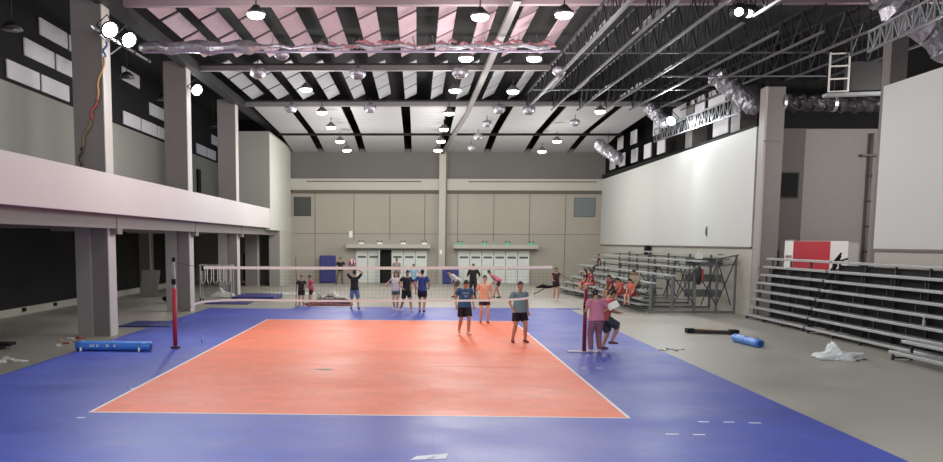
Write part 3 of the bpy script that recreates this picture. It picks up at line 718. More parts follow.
# dark folded supports in the gap
t = empty('support_stack', 'dark tangle of folded supports in the gap between the two folded bleachers', 'supports', (13.6, 5.87, 0))
b = MB()
for k in range(8):
    z = .16+.3*k; x = .105*k
    b.bar((x, -.08, z), (x+.5, .1, z+.12), .05, .05).bar((x+.1, .1, z+.05), (x+.2, -.1, z+.3), .05, .05); b.loft([(x+.1, 0, z+.04), (x+.2, 0, z+.2)], [.07, .05], 6, wob=.3)
b.build('folded_links', blackm, t); MB().bar((.05, 0, 0), (.75, 0, 1.95), .06, .06).build('centre_strut', M('brace_dark', (1, 1, 1)), t)
# bottle
p = at(924, 337, X=13.75)
MB().box(13.55+.27+.105*7, 13.55+.31+.105*7, 6.0, 11.3, .05, 1.9).build('shade_backing', M('backing_black', (1, 1, 1)), bpy.data.objects['folded_bleachers'])  # sheet added to paint the shade between the left section's rows
t = empty('water_bottle', 'clear water bottle standing on the folded bleachers at the right edge', 'bottle', (13.72, p.y, .16+.302*2+.03))
MB().loft([(0, 0, 0.005), (0, 0, .02), (0, 0, .15), (0, 0, .2), (0, 0, .22)], [.03, .036, .036, .015, .014], 12, caps=False).build('bottle_body', M('bottle_plastic', (160, 166, 172), .2), t, smooth=True)
MB().loft([(0, 0, .222), (0, 0, .24)], [.017, .017], 10, caps=False).build('cap', whitep, t)
# red and white booth board
t = empty('display_board', 'red and white display stand behind the folded bleachers beside the right column', 'display stand', (15.3, 12.2, 0))
MB().box(0, 2.45, 0, .5, 0, 2.96).build('board_body', M('board_white', (205, 202, 200), .6), t)
MB().box(.34, 1.75, -.03, 0, 0, 2.95).build('red_panel', M('board_red', (168, 38, 52), .5), t)
MB().box(0, .33, -.03, 0, .0, 2.95).build('white_strip', whitep, t)
MB().box(2.45, 2.85, 0, .9, 0, 2.9).build('grey_side', M('board_grey', (150, 148, 146), .6), t)
for z in (.9, 1.4, 1.8, 2.3): MB().box(.05, .28, -.045, -.03, z, z+.1).build('label_mark', M('strip_grey', (150, 120, 120), .6), t)
MB().box(0, .35, -.05, .02, 2.96, 3.0).build('top_cap', steel, t)

# ------------------------------------------------------------------ gear on the floor
padb = M('blue_post_pad', (70, 132, 214), .35, var=.08, scale=3)
def pad(a, c, r, label, hz=0.):
    a, c = V(a), V(c); a.z = c.z = r*.92+hz
    t = empty('post_pad', label, 'post pad', (0, 0, 0), 0, 'blue post pads on the floor')
    n = 12
    MB().loft([a+(c-a)*(i/n) for i in range(n+1)], [(r*(1+.05*math.sin(i*1.9)), r*.9) for i in range(n+1)], 16, caps=False).build('foam_roll', padb, t, smooth=True)
    d = (c-a).normalized()
    for f in (.1, .5, .88):
        p = a+(c-a)*f; MB().loft([p-d*.03, p+d*.03], [r*1.015, r*.93], 16, caps=False).build('strap', M('strap_blue', (56, 110, 196), .5), t)
    b = MB()
    for f, l in ((.2, .05), (.24, .04), (.29, .05), (.42, .06), (.52, .05)):
        p = a+(c-a)*f+V((0, -r*.98, r*.1)); b.bar(p, p+d*l, .012, .06)
    b.build('white_marking', whitep, t)
    b = MB()
    for f in (.08, .86): p = a+(c-a)*f; b.bar(p+V((0, -r*.9, -.02)), p+V((.02, -r*1.5, -r*.85)), .05, .015)
    b.build('loose_strap_end', whitep, t)
    MB().loft([c, c+d*.02], [r*.6, r*.6], 12, caps=False).build('core_hole', M('core', (30, 60, 130), .6), t)
pad(at(77, 351, Z=0), at(151, 351.5, Z=0), .14, 'long blue foam roll lying near the left post', .014)
pad(at(735, 341.5, Z=0), at(760, 348, Z=0), .13, 'short blue foam roll lying on the concrete right of the court')
p, q = at(689, 333, Z=0), at(735, 334.5, Z=0)
t = empty('black_beam', 'long flat black bar lying on the concrete before the open bleachers', 'bar')
MB().bar(p+V((0, 0, .07)), q+V((0, 0, .07)), .3, .09).build('bar_body', M('black_bar', (32, 26, 24), .6), t, bevel=.01)
MB().bar(p+V((.25, .02, .125)), q+V((-.5, .02, .125)), .2, .02).build('brown_strip', M('brown_edge', (140, 104, 70), .6), t)
for s, f in ((1, .02), (1, .97)): MB().bar(p+(q-p)*f+V((-.12, 0, .08)), p+(q-p)*f+V((.12, 0, .08)), .33, .14).build('end_block', blackm, t)
# plastic heap
def crumple(name, c, r, mt, label, cat, seed=1, n=3, flat=.4, group=None):
    rnd = random.Random(seed); b = bmesh.new()
    bmesh.ops.create_icosphere(b, subdivisions=n, radius=1)
    for v in b.verts:
        d = v.co.normalized(); k = 1+.28*math.sin(5*d.x+seed)*math.cos(4*d.y+seed*2)+.18*math.sin(11*d.x*d.z+seed)+rnd.uniform(-.1, .1)
        v.co = V((d.x*r[0]*k, d.y*r[1]*k, max(0.004, d.z*r[2]*k*(1+.3*math.sin(3*d.x+seed)))))
    m = MB(); m.b.free(); m.b = b
    o = m.build(name, mt, loc=c); return tag(o, label, cat, group)
p = at(837, 359, Z=0)
crumple('plastic_sheet', (p.x, p.y, 0), (.5, .36, .27), M('white_plastic', (226, 230, 232), .3, var=.05, scale=8, bump=.6), 'heap of crumpled white plastic sheet on the concrete before the folded bleachers', 'plastic sheet', 3, 4)
p = at(322, 291, Z=0)
crumple('plastic_bag', (-3.3, 19.6, 0), (.5, .3, .5), M('clear_bag', (190, 190, 184), .3, var=.1, scale=8), 'pale crumpled plastic bag on the floor behind the child in pink', 'plastic bag', 5, 3)
p = at(326, 304.5, Z=0)
t = empty('equipment_bag', 'long dark patterned bag lying beyond the blue floor left of centre', 'bag', (-2.9, 16.5, 0))
b = MB().loft([(-.85, 0, .13), (-.4, .05, .17), (.1, 0, .15), (.6, .03, .17), (.9, 0, .12)], [.1, .16, .14, .16, .1], 12, wob=.12); b.build('bag_body', M('bag_dark', (66, 48, 62), .7, var=.5, scale=7), t)
MB().loft([(-1.1, -.1, .07), (-.5, -.22, .09), (.3, -.2, .06), (1.0, -.15, .05)], [.05, .08, .06, .04], 8, wob=.2).build('folded_cloth', M('cloth_rose', (150, 96, 104), .8, var=.3, scale=8), t)
MB().tube([(-.3, 0, .3), (-.15, 0, .4), (.1, 0, .4), (.25, 0, .3)], .02).build('handle', blackm, t)
# litter: individual pieces
def litter(cs, label, group, mats, kind='scrap'):
    for k, (u, v, s) in enumerate(cs):
        p = at(u, v, Z=0.01)
        crumple('litter_scrap', (p.x, p.y, .016 if abs(p.x) < 7.4 else .002), (s, s*.7, s*.5), mats[k % len(mats)], label+', %s from the left' % ORD[k], 'litter', k+2, 2, group=group)
rd = M('litter_red', (150, 70, 66), .7); tan = M('litter_tan', (180, 160, 130), .7); lw = M('litter_white', (205, 205, 200), .6)
litter([(58, 346, .1), (61, 341, .12), (66, 343.5, .1), (71, 339, .12), (75, 342, .09), (79, 338.5, .14)], 'small piece of litter beside the first left column', 'litter beside the first left column', [lw, tan, rd])
litter([(2, 362, .12), (7, 359, .14), (15, 360.5, .12), (20, 361.5, .14), (26, 361.5, .08)], 'small white scrap on the concrete at the left edge', 'white scraps at the left edge', [lw])
litter([(659, 350, .09), (664, 350.5, .07), (669, 349, .1), (676, 350.5, .08), (682, 349.5, .07)], 'small scrap on the concrete right of the blue floor', 'scraps right of the blue floor', [lw, tan])
p = at(5, 349, Z=0)
t = empty('black_case', 'black low case lying on the concrete at the left edge', 'case', (p.x-.2, p.y, 0))
MB().box(-.4, .42, -.2, .2, .1, .18).build('case_top', blackm, t, bevel=.01); MB().box(-.38, .15, -.18, .18, 0, .1).build('case_body', M('case_dk', (40, 38, 38), .6), t); MB().bar((.3, 0, .02), (.38, 0, .12), .05, .05).build('strut', steel, t)
p, q = at(178, 344, Z=.02), at(200, 342, Z=.02)
tag(MB().loft([(0, 0, .0), (0, 0, .03), (0, 0, .17), (0, 0, .2)], [.03, .035, .035, .015], 10, caps=False).build('water_bottle', M('bottle_plastic2', (160, 180, 215), .2), loc=at(202, 342.5, Z=.016)), 'small clear bottle standing on the blue floor between post and sideline', 'bottle')
# gym mats
def gmat(name, u, v, sx, sy, h, label, rz=0., mt=navy, z=0.):
    p = at(u, v, Z=h)
    t = empty(name, label, 'gym mat', (p.x, p.y, z), rz)
    MB().box(-sx, sx, -sy, sy, 0.002, h).build('mat_body', mt, t, bevel=.02)
    MB().box(-sx*.02, sx*.02, -sy, sy, h, h+.004).box(-sx*.5, -sx*.48, -sy, sy, h, h+.004).build('seam_line', M('navy_dark', (30, 34, 90), .6), t)
gmat('gym_mat', 152, 323.3, .85, .95, .05, 'flat navy mat on the concrete beside the left edge of the blue floor')
gmat('gym_mat', 258, 295, 1.0, 1.4, .22, 'thick navy mat lying beyond the third left column')
gmat('gym_mat', 229, 302.5, 1.0, .7, .04, 'thin navy mat lying just past the far left corner of the blue floor')
gmat('gym_mat', 568, 308.5, .55, .16, .03, 'narrow blue strip lying on the concrete beyond the far right corner', mt=blue)
gmat('gym_mat', 292, 293.3, 1.2, .6, .1, 'pale folded sheet lying near the far left pillar', mt=lw)
t = empty('standing_mat', 'tall navy rounded mat leaning against the far wall left of the doors', 'gym mat', (-5.15, YF-.45, 0))
b = MB().box(-.55, .55, -.1, .1, .02, 1.88)
b.build('mat_body', navy, t, bevel=.08).modifiers['bevel'].segments = 4
MB().box(-.5, .5, -.12, -.1, .85, .88).build('seam_line', M('navy_dark', (1, 1, 1)), t)
t = empty('standing_mat', 'low navy mat standing against the far wall beside the centre pillar', 'gym mat', (3.2, YF-.8, 0))
MB().box(-.5, .6, -.1, .1, .02, .98).build('mat_body', navy, t, bevel=.05); MB().box(-.45, .55, -.12, -.1, .5, .52).build('seam_line', M('navy_dark', (1, 1, 1)), t)
# rolling rack with hoops beyond the left net end
p0 = V((-8.6, 19.2, 0))
t = empty('storage_rack', 'wheeled metal rack with white hooped bars by the second left column', 'rack', p0)
b = MB()
for x in (-.75, .75):
    for y in (-.25, .25): b.bar((x, y, .1), (x, y, 1.75), .04, .04)
for z in (.15, 1.7):
    b.bar((-.75, -.25, z), (.75, -.25, z), .04, .04).bar((-.75, .25, z), (.75, .25, z), .04, .04).bar((-.75, -.25, z), (-.75, .25, z), .04, .04).bar((.75, -.25, z), (.75, .25, z), .04, .04)
b.build('rack_frame', M('rack_white', (176, 178, 176), .5), t)
for k in range(5):
    x = -.6+k*.3
    MB().tube([(x-.1, -.27, 1.68), (x-.1, -.3, 1.0), (x-.04, -.32, .82), (x+.04, -.32, .82), (x+.1, -.3, 1.0), (x+.1, -.27, 1.68)], .02, 6).build('hoop', whitep, t, smooth=True)
for x in (-.75, .75):
    for y in (-.25, .25): MB().tube([(x-.02, y, .07), (x+.02, y, .07)], .065, 10).build('wheel', blackm, t)
crumple('white_cloth', (p0.x+.3, p0.y-.1, .19), (.5, .22, .3), lw, 'white crumpled cloth bundle lying on the wheeled rack', 'cloth', 9, 3)
p = at(152, 300, X=-12.0)
for k, (x, y) in enumerate(((-12.9, 21.7), (-12.55, 21.9))):
    o = MB().bar((0, 0, 0.03), (.12, .25, 1.35), .5, .06, up=(0, 1, 0)).bar((-.2, -.05, 0), (-.1, .15, 1.3), .04, .04).build('folded_table', M('folded_grey', (120, 116, 112), .6), loc=(x, y, 0))
    tag(o, 'grey folded panel leaning upright in the left gallery, %s one' % ('left' if k == 0 else 'right'), 'folded panel', 'folded panels leaning in the gallery')
p = at(71, 298, X=-12.9)
tag(MB().tube([(0, 0, .0), (.0, .05, .0)], .28, 16).tube([(0, -.02, .0), (0, .0, 0)], .12, 12).build('wall_fan', blackm, loc=(-13.3, 16.6, .75)), 'round black fan by the column in the left gallery', 'fan')
b = MB().loft([(0, 0, .2), (.3, .1, .3), (.6, 0, .2)], [.12, .2, .1], 8, wob=.3).loft([(.1, 0, .05), (.5, .1, .08)], [.06, .07], 8)
p = at(165, 303, Z=0)
tag(b.build('dark_bag', blackm, loc=(p.x, p.y, 0)), 'small dark bag on the floor left of the second column', 'bag')
# hanging items on open bleachers
p = at(699, 275, Y=13.3)
t = empty('backpack', 'dark bag with red trim hanging on the open bleacher frame', 'bag', p)
MB().loft([(0, 0, -.3), (.03, 0, -.1), (0, 0, .15), (0, 0, .3)], [.1, .17, .15, .06], 10, wob=.1).build('bag_body', M('bag_blk', (36, 24, 32), .7), t); MB().loft([(.1, -.12, -.2), (.12, -.12, .2)], [.04, .05], 8).build('red_trim', rd, t)
MB().tube([(0, 0, .3), (-.05, 0, .45), (.03, 0, .5)], .015).build('strap', blackm, t)
p = at(699, 259, Y=13.4); crumple('white_cloth', (p.x, p.y, p.z), (.14, .08, .28), lw, 'white cloth hung over the open bleacher frame above the dark bag', 'cloth', 4, 3)

# ------------------------------------------------------------------ people
SK = {'a': (184, 136, 112), 'b': (160, 114, 92), 'c': (204, 158, 134)}
def ik(a, c, l1, l2, pole):
    a, c = V(a), V(c); d = c-a; L = d.length
    if L > (l1+l2)*.995: c = a+d*((l1+l2)*.995/L); d = c-a; L = d.length
    x = (l1*l1-l2*l2+L*L)/(2*L); h = math.sqrt(max(0, l1*l1-x*x)); dn = d/L
    p = V(pole); p = p-dn*p.dot(dn)
    if p.length < 1e-4: p = V((0, 1, 0))
    return a+dn*x+p.normalized()*h, c
def person(label, loc, heading, H=1.75, feet=None, pelvis=(0, 0, 0), lean=0., side=0., hands=None, head=(0, 0), shirt=(90, 90, 90), shorts=(20, 20, 26), shoe=(60, 50, 50), hair=(24, 18, 16), skin='a',
           sleeve=.55, leg=.45, long_hair=False, fat=1., fine=False, group='people in the hall', print_=None, elbows=None, curl=.4, headband=None, top_len=1., dress=False):
    s = H/1.75
    t = empty('person', label, 'person', loc, math.radians(heading), group)
    fem = .93 if long_hair else 1.
    sk = M('skin_'+skin, SK[skin], .55); hm = M('hair_%d_%d_%d' % hair, hair, .6)
    sm_ = M('shirt_%d_%d_%d' % shirt, shirt, .8, var=.07, scale=6); shm = M('shorts_%d_%d_%d' % shorts, shorts, .8, var=.08, scale=6)
    P = V((pelvis[0], pelvis[1], .95+pelvis[2]))*s
    up = V((math.sin(side), math.sin(lean), math.cos(lean)*math.cos(side))).normalized()
    fwd = V((0, math.cos(lean), -math.sin(lean))); fwd = (fwd-up*fwd.dot(up)).normalized(); rt = fwd.cross(up)
    T = lambda x, y, z: P+(rt*x+fwd*y+up*z)*s
    neck = T(0, 0, .51); 
    hy, hp = head
    hu = (up*.5+V((0, 0, .5))).normalized(); hu = (hu*math.cos(hp)+fwd*math.sin(hp)).normalized()
    hf = fwd-hu*fwd.dot(hu); hf.normalize(); hr = hf.cross(hu)
    hf = (hf*math.cos(hy)+hr*math.sin(hy)).normalized(); hr = hf.cross(hu)
    hc = neck+(hu*.155+hf*.02)*s
    Hd = lambda x, y, z: hc+(hr*x+hf*y+hu*z)*s
    hips = [T(-.09, 0, -.03), T(.09, 0, -.03)]; sh = [T(-.185*fem, -.01, .45), T(.185*fem, -.01, .45)]
    feet = feet or [(-.12, .02, 0), (.12, -.02, 0)]
    ank = [V((f[0], f[1], f[2]+.09))*s for f in feet]
    knee = []
    for i in range(2):
        pl = V((feet[i][3] if len(feet[i]) > 3 else (-.1, .1)[i], 1, 0)) if len(feet[i]) < 5 else V(feet[i][3:6])
        k, a_ = ik(hips[i], ank[i], .44*s, .42*s, pl); knee.append(k); ank[i] = a_
    hands = hands or [(-.24, .06, -.08), (.24, .06, -.08)]
    elb, wri = [], []
    for i in range(2):
        tg = T(*hands[i]); pl = V((0, 0, 0))+(rt*((-.5, .5)[i])-fwd*.8-up*.3 if not elbows else rt*elbows[i][0]+fwd*elbows[i][1]+up*elbows[i][2])
        e, w_ = ik(sh[i], tg, .285*s, .255*s, pl); elb.append(e); wri.append(w_)
    g = fat; vox = .0085*s if fine else .0125*s
    b = MB()
    # torso, head
    b.loft([T(0, 0, -.05), T(0, 0, .05), T(0, .01*g, .17), T(0, .01, .3), T(0, 0, .41), T(0, -.005, .47)], [((.15*g)*s, (.105*g)*s), (.15*g*s, .11*g*s), (.132*g*fem*s, .1*g*s), (.152*fem*s, .11*s), (.155*fem*s, .092*s), (.085*s, .062*s)], 16, up=fwd)
    b.loft([T(0, 0, .45), neck, Hd(0, -.01, -.06)], [.06*s, .052*s, .05*s], 12)
    b.loft([Hd(0, .02, -.09), Hd(0, .012, -.05), Hd(0, 0, 0), Hd(0, -.005, .05), Hd(0, -.005, .08)], [(.04*s, .04*s), (.06*s, .068*s), (.072*s, .088*s), (.07*s, .085*s), (.052*s, .062*s)], 16, up=hf)
    b.loft([Hd(0, .082, .015), Hd(0, .1, -.018)], [.009*s, .014*s], 8)       # nose
    for q in (-1, 1): b.ball(Hd(q*.074, -.005, -.005), (.012*s, .018*s, .028*s), 8)   # ears
    b.loft([Hd(-.02, .078, -.052), Hd(.02, .078, -.052)], [.011*s, .011*s], 6)     # lips
    for i in range(2):
        q = (-1, 1)[i]
        b.loft([sh[i]-rt*q*.05*s, sh[i], (sh[i]+elb[i])/2, elb[i]], [.05*s, .052*g*s, .044*g*s, .036*s], 10)
        b.loft([elb[i], elb[i]+(wri[i]-elb[i])*.3, wri[i]], [.037*s, .038*s, .024*s], 10)
        d = (wri[i]-elb[i]).normalized(); n_ = fwd if abs(d.dot(fwd)) < .8 else up
        ac = d.cross(n_).normalized()      # across palm
        nm = ac.cross(d).normalized()
        if i == 0: nm = nm
        b.loft([wri[i], wri[i]+d*.045*s, wri[i]+d*.085*s], [(.024*s, .018*s), (.036*s, .015*s), (.036*s, .013*s)], 10, up=nm)
        ln = (.066, .076, .072, .058)
        for f in range(4):
            o0 = wri[i]+d*.08*s+ac*(f-1.5)*.019*s; l = ln[f]*s
            d2 = (d*math.cos(curl)+nm*math.sin(curl)); d3 = (d*math.cos(curl*2)+nm*math.sin(curl*2))
            b.loft([o0, o0+d2*l*.5, o0+d2*l*.5+d3*l*.5], [.0088*s, .0084*s, .0072*s], 6)
        tb = wri[i]+d*.03*s-ac*.025*s
        b.loft([tb, tb+(-ac*.8+d*.6+nm*.2)*.035*s, tb+(-ac*.8+d*.6+nm*.2)*.035*s+(d*.9+nm*.3)*.03*s], [.012*s, .0105*s, .008*s], 6)
        b.loft([hips[i], hips[i]+(knee[i]-hips[i])*.35, knee[i]], [.09*g*s, .084*g*s, .058*s], 12)
        b.loft([knee[i], knee[i]+(ank[i]-knee[i])*.3, ank[i]], [.057*s, .062*s, .038*s], 12)
        tf = V((( -.18, .18)[i], 1, 0)).normalized(); dn = V((0, 0, -1))
        b.loft([ank[i]+dn*.04*s-tf*.03*s, ank[i]+dn*.045*s+tf*.06*s, ank[i]+dn*.06*s+tf*.14*s], [.035*s, .036*s, .025*s], 10)
    body = b.build('body', sk, t, rem=vox, sm=2)
    # eyes
    for q in (-1, 1): MB().ball(Hd(q*.03, .08, .012), (.011*s, .008*s, .008*s), 8).build('eye', M('eye_dark', (40, 28, 24), .3), t, smooth=True)
    MB().loft([Hd(-.02, .09, -.052), Hd(.02, .09, -.052)], [.005*s, .005*s], 6).build('mouth', M('lip', (140, 70, 66), .5), t)
    # hair
    b = MB()
    b.loft([Hd(0, -.03, -.035), Hd(0, -.025, .01), Hd(0, -.012, .055), Hd(0, -.008, .078)], [(.066*s, .05*s), (.078*s, .07*s), (.077*s, .088*s), (.06*s, .07*s)], 16, up=hf)
    b.loft([Hd(-.04, .058, .066), Hd(.04, .058, .066)], [.024*s, .024*s], 8); b.loft([Hd(-.066, -.01, .0), Hd(-.066, .02, .05)], [.016*s, .02*s], 8); b.loft([Hd(.066, -.01, .0), Hd(.066, .02, .05)], [.016*s, .02*s], 8)
    if long_hair:
        b.loft([Hd(0, -.07, .04), Hd(0, -.1, -.04), Hd(0, -.1, -.16), Hd(0, -.09, -.26)], [.04*s, .052*s, .045*s, .018*s], 10)
    hair_o = b.build('hair', hm, t, rem=.011*s, sm=2)
    if headband: MB().loft([Hd(0, -.01, .055), Hd(0, -.01, .08)], [(.083*s, .1*s), (.08*s, .095*s)], 18, up=hf, caps=False).build('headband', M('band_pink', headband, .7), hair_o)
    # shirt with sleeves
    b = MB(); e_ = .018
    hem = -.09*top_len if not dress else -.08
    b.loft([T(0, 0, hem), T(0, 0, .0), T(0, .01, .14), T(0, .01, .3), T(0, 0, .42), T(0, 0, .475)], [((.182*g+e_)*s, (.138*g+e_)*s), ((.168*g+e_)*s, (.128*g+e_)*s), ((.146*g*fem+e_)*s, (.112*g+e_)*s), ((.157*fem+e_)*s, (.113+e_)*s), ((.168*fem+.01)*s, (.095+e_)*s), (.1*s, .075*s)], 18, up=fwd, caps=False)
    for i in range(2):
        q = (-1, 1)[i]; c_ = sh[i]+(elb[i]-sh[i])*sleeve
        if sleeve > 1: c_ = elb[i]+(wri[i]-elb[i])*(sleeve-1)
        pts = [sh[i]-rt*q*.07*s, sh[i], c_] if sleeve <= 1 else [sh[i]-rt*q*.07*s, sh[i], elb[i], c_]
        b.loft(pts, [.065*s, .07*g*s, .066*g*s] if sleeve <= 1 else [.065*s, .07*g*s, .056*s, .048*s], 12, caps=False)
    shirt_o = b.build('shirt', sm_, t, rem=.013*s, sm=3)
    if print_:
        b = MB()
        for (x, z, w_, h_) in ((-.08, .33, .04, .05), (-.03, .33, .03, .05), (.02, .33, .04, .05), (.075, .33, .03, .05), (-.07, .27, .14, .018), (-.04, .235, .09, .02), (0, .2, .05, .015)):
            p = T(x, .125+.02, z); b.hexa([p+(rt*a_+fwd*c_+up*d_)*s for a_, c_, d_ in ((0, -.012, 0), (w_, -.012, 0), (w_, .004, 0), (0, .004, 0), (0, -.012, h_), (w_, -.012, h_), (w_, .004, h_), (0, .004, h_))])
        b.build('chest_print', M('print_white', print_, .7), shirt_o)
    # shorts or trousers
    b = MB()
    b.loft([T(0, 0, -.08), T(0, 0, .03), T(0, 0, .08)], [((.16*g)*s, (.118*g)*s), (.156*g*s, .115*g*s), (.146*g*s, .108*g*s)], 16, up=fwd, caps=False)
    b.loft([T(0, 0, -.12), T(0, 0, -.04)], [(.1*g*s, .1*g*s), (.13*g*s, .112*g*s)], 14, up=fwd, caps=False)
    for i in range(2):
        full = leg > 1
        kp = hips[i]+(knee[i]-hips[i])*min(leg*1.6, 1.0)
        pts = [hips[i]+up*.02*s, hips[i]+(kp-hips[i])*.5, kp]; rr = [.1*g*s, .102*g*s, .098*g*s]
        if full: pts += [knee[i]+(ank[i]-knee[i])*.96]; rr = [.1*g*s, .094*g*s, .075*g*s, .062*s]
        b.loft(pts, rr, 12, caps=False)
    b.build('trousers' if leg > 1 else 'shorts', shm, t, rem=.013*s, sm=3)
    for i in range(2):
        tf = V(((-.18, .18)[i], 1, 0)).normalized(); a_ = ank[i]
        b = MB().loft([a_+V((0, 0, -.042))*s-tf*.045*s, a_+V((0, 0, -.045))*s+tf*.05*s, a_+V((0, 0, -.06))*s+tf*.16*s], [(.042*s, .044*s), (.044*s, .042*s), (.036*s, .026*s)], 12).loft([a_+V((0, 0, -.03))*s, a_+V((0, 0, .0))*s], [.042*s, .04*s], 10, caps=False)
        b.build('shoe', M('shoe_%d_%d_%d' % shoe, shoe, .6), t, rem=.011*s, sm=1)
    return t
G = lambda u, v, z=0.: at(u, v, Z=z)
zm = .016
def gp(u, v, z=zm): p = at(u, v, Z=z); return (p.x, p.y, z)
# heading 0 = facing away from camera (+Y); 180 = facing the camera
person('man in dark blue printed T-shirt and black shorts walking on the orange court', gp(464, 334.5), 195, 1.74, feet=[(-.1, .12, 0.0), (.1, -.2, .03)], lean=.06, hands=[(-.28, .08, -.06), (.27, .02, -.05)], head=(-.35, .5), shirt=(42, 88, 128), shorts=(18, 18, 34), shoe=(210, 170, 150), fat=1.18, fine=True, print_=(150, 180, 205), leg=.52, sleeve=.62)
person('man in peach T-shirt and dark maroon shorts standing on the court near the far baseline', gp(484, 323), 182, 1.7, feet=[(-.13, .03, 0), (.12, -.02, 0)], hands=[(-.28, .04, -.06), (.28, .05, -.04)], head=(.1, .05), shirt=(226, 170, 140), shorts=(60, 22, 34), shoe=(150, 70, 60), fat=1.02, fine=True, skin='c', leg=.4, sleeve=.7)
person('man in grey-green T-shirt and black shorts standing by the right sideline', gp(518.8, 342.5), 196, 1.76, feet=[(-.17, .05, 0), (.17, -.05, 0)], hands=[(-.22, .1, -.07), (.26, .12, .0)], head=(-.15, .05), shirt=(118, 150, 156), shorts=(12, 14, 26), shoe=(120, 40, 44), fat=1.15, fine=True, leg=.45, sleeve=.6)
person('man in pink T-shirt seen from behind, leaning beside the short right post', gp(595.5, 353), 12, 1.7, feet=[(-.13, .0, 0), (.13, .05, 0)], lean=.14, hands=[(-.2, .25, .16), (.3, .28, .14)], head=(.5, .35), shirt=(206, 134, 160), shorts=(142, 96, 112), shoe=(200, 180, 195), fat=1.15, fine=True, leg=1.3, sleeve=.6, hair=(30, 22, 22))
person('person in dark trousers with one knee raised, holding white paper beside the right post', gp(605, 350), -75, 1.76, feet=[(-.1, -.02, 0, -.1), (.12, .12, .16, .1)], pelvis=(0, -.08, -.06), lean=.28, hands=[(-.1, .36, .2), (.12, .36, .22)], head=(.0, .5), shirt=(196, 90, 92), shorts=(58, 64, 68), shoe=(110, 70, 80), fat=1.2, fine=True, leg=.6, sleeve=.55, hair=(30, 22, 22))
p = at(614.5, 306, Y=-.05)
tag(MB().quad((0, 0, 0), (.2, -.03, .1), (.12, .12, .24), (-.1, .12, .12)).quad((.2, -.03, .1), (.26, 0, .14), (.2, .12, .26), (.12, .12, .24)).build('score_sheet', whitep, loc=(p.x-.12, p.y, p.z-.12)), 'white paper sheet held by the person with the raised knee', 'paper')
person('man in black T-shirt and denim shorts seen from behind raising a ball overhead', gp(354.5, 309.5), 3, 1.68, feet=[(-.14, 0, 0), (.18, .02, 0)], hands=[(-.14, .08, .78), (.12, .08, .78)], elbows=[(-1, .1, 0), (1, .1, 0)], head=(0, -.2), shirt=(24, 20, 24), shorts=(112, 130, 160), shoe=(60, 50, 60), leg=.6, sleeve=.7)
p = at(352, 262.3, Y=14.2)
t = empty('volleyball', 'red and white ball held overhead by the man in the black T-shirt', 'ball', (p.x, p.y, p.z))
MB().ball((0, 0, 0), .155, 20).build('ball_shell', M('ball_white', (226, 205, 205), .5), t, smooth=True)
b = MB()
for k in range(6):
    a_ = k*math.pi/3; b.loft([V((math.cos(a_)*math.cos(e)*.152, math.sin(a_)*math.cos(e)*.152, math.sin(e)*.152)) for e in (-1.1, -.5, 0, .5, 1.1)], [.022, .03, .034, .03, .022], 8)
b.build('red_panel', M('ball_red', (150, 44, 54), .5), t, smooth=True)
person('woman in white top and grey-green shorts with one arm held out by the far baseline', gp(396, 310.5), 170, 1.64, feet=[(-.08, .1, 0), (.1, -.15, .03)], hands=[(.24, .1, .1), (.44, .1, .1)][::1] and [(-.2, .1, .1), (.5, .05, .16)], shirt=(216, 208, 208), shorts=(74, 96, 100), shoe=(215, 190, 190), skin='c', long_hair=True, headband=(190, 110, 120), leg=.33, sleeve=.3)
person('person in black shirt and black shorts striding beyond the far baseline', gp(406, 312), 215, 1.72, feet=[(-.08, .28, 0), (.08, -.28, .04)], lean=.08, hands=[(-.16, .2, .08), (.2, .0, .06)], head=(.1, .15), shirt=(18, 26, 32), shorts=(12, 12, 16), shoe=(210, 200, 200), leg=.5, sleeve=.5)
person('man in navy T-shirt and black shorts seen from behind beyond the far baseline', gp(422, 312.5), -8, 1.76, feet=[(-.1, .06, 0), (.08, -.12, .03)], hands=[(-.26, .02, .06), (.26, .05, .05)], shirt=(44, 62, 122), shorts=(24, 18, 34), shoe=(60, 44, 60), leg=.42, sleeve=.75)
person('child in black clothes standing left of the child in pink', gp(301.5, 306), 180, 1.36, hands=[(-.2, .12, .06), (.18, .2, .12)], shirt=(38, 30, 34), shorts=(24, 20, 26), shoe=(140, 100, 90), leg=.45)
p = gp(300, 305)
tag(MB().tube([(0, 0, 0), (.02, 0, 1.0), (.0, 0, 2.15)], .018, 8).tube([(0, 0, 0), (0, 0, .02)], .05, 10).build('thin_pole', M('pole_red', (110, 60, 66), .6), loc=(p[0]-.14, p[1]-.3, zm)), 'tall thin dark red pole upright beside the child in black', 'pole')
person('child in pink top and dark shorts turning left near the far blue floor edge', gp(311.5, 306), 120, 1.38, feet=[(-.06, .14, 0), (.08, -.16, .02)], lean=.1, hands=[(-.1, .26, .1), (.14, .24, .14)], head=(0, .2), shirt=(206, 84, 108), shorts=(44, 30, 44), shoe=(140, 70, 70), leg=.4)
person('man in black shirt and khaki trousers at the far wall beside the tall navy mat', (at(340.5, 284, Y=36.2).x, 36.2, 0), 170, 1.8, feet=[(-.14, 0, 0), (.26, .05, 0)], hands=[(-.26, .06, .08), (.26, .1, .1)], shirt=(22, 22, 26), shorts=(108, 98, 84), shoe=(40, 36, 36), leg=1.4)
person('distant dark-haired person in grey standing before the far left doors', (at(396.5, 283, Y=34.5).x, 34.5, 0), 180, 1.8, shirt=(130, 124, 122), shorts=(60, 56, 60), skin='b', leg=1.3)
person('distant person in light blue T-shirt between the black and navy shirted men', (at(413.5, 288, Y=25.5).x, 25.5, 0), 175, 1.66, feet=[(-.14, .02, 0), (.14, -.04, 0)], hands=[(-.3, .05, .08), (.3, .05, .06)], shirt=(140, 174, 196), shorts=(50, 52, 66), leg=.4)
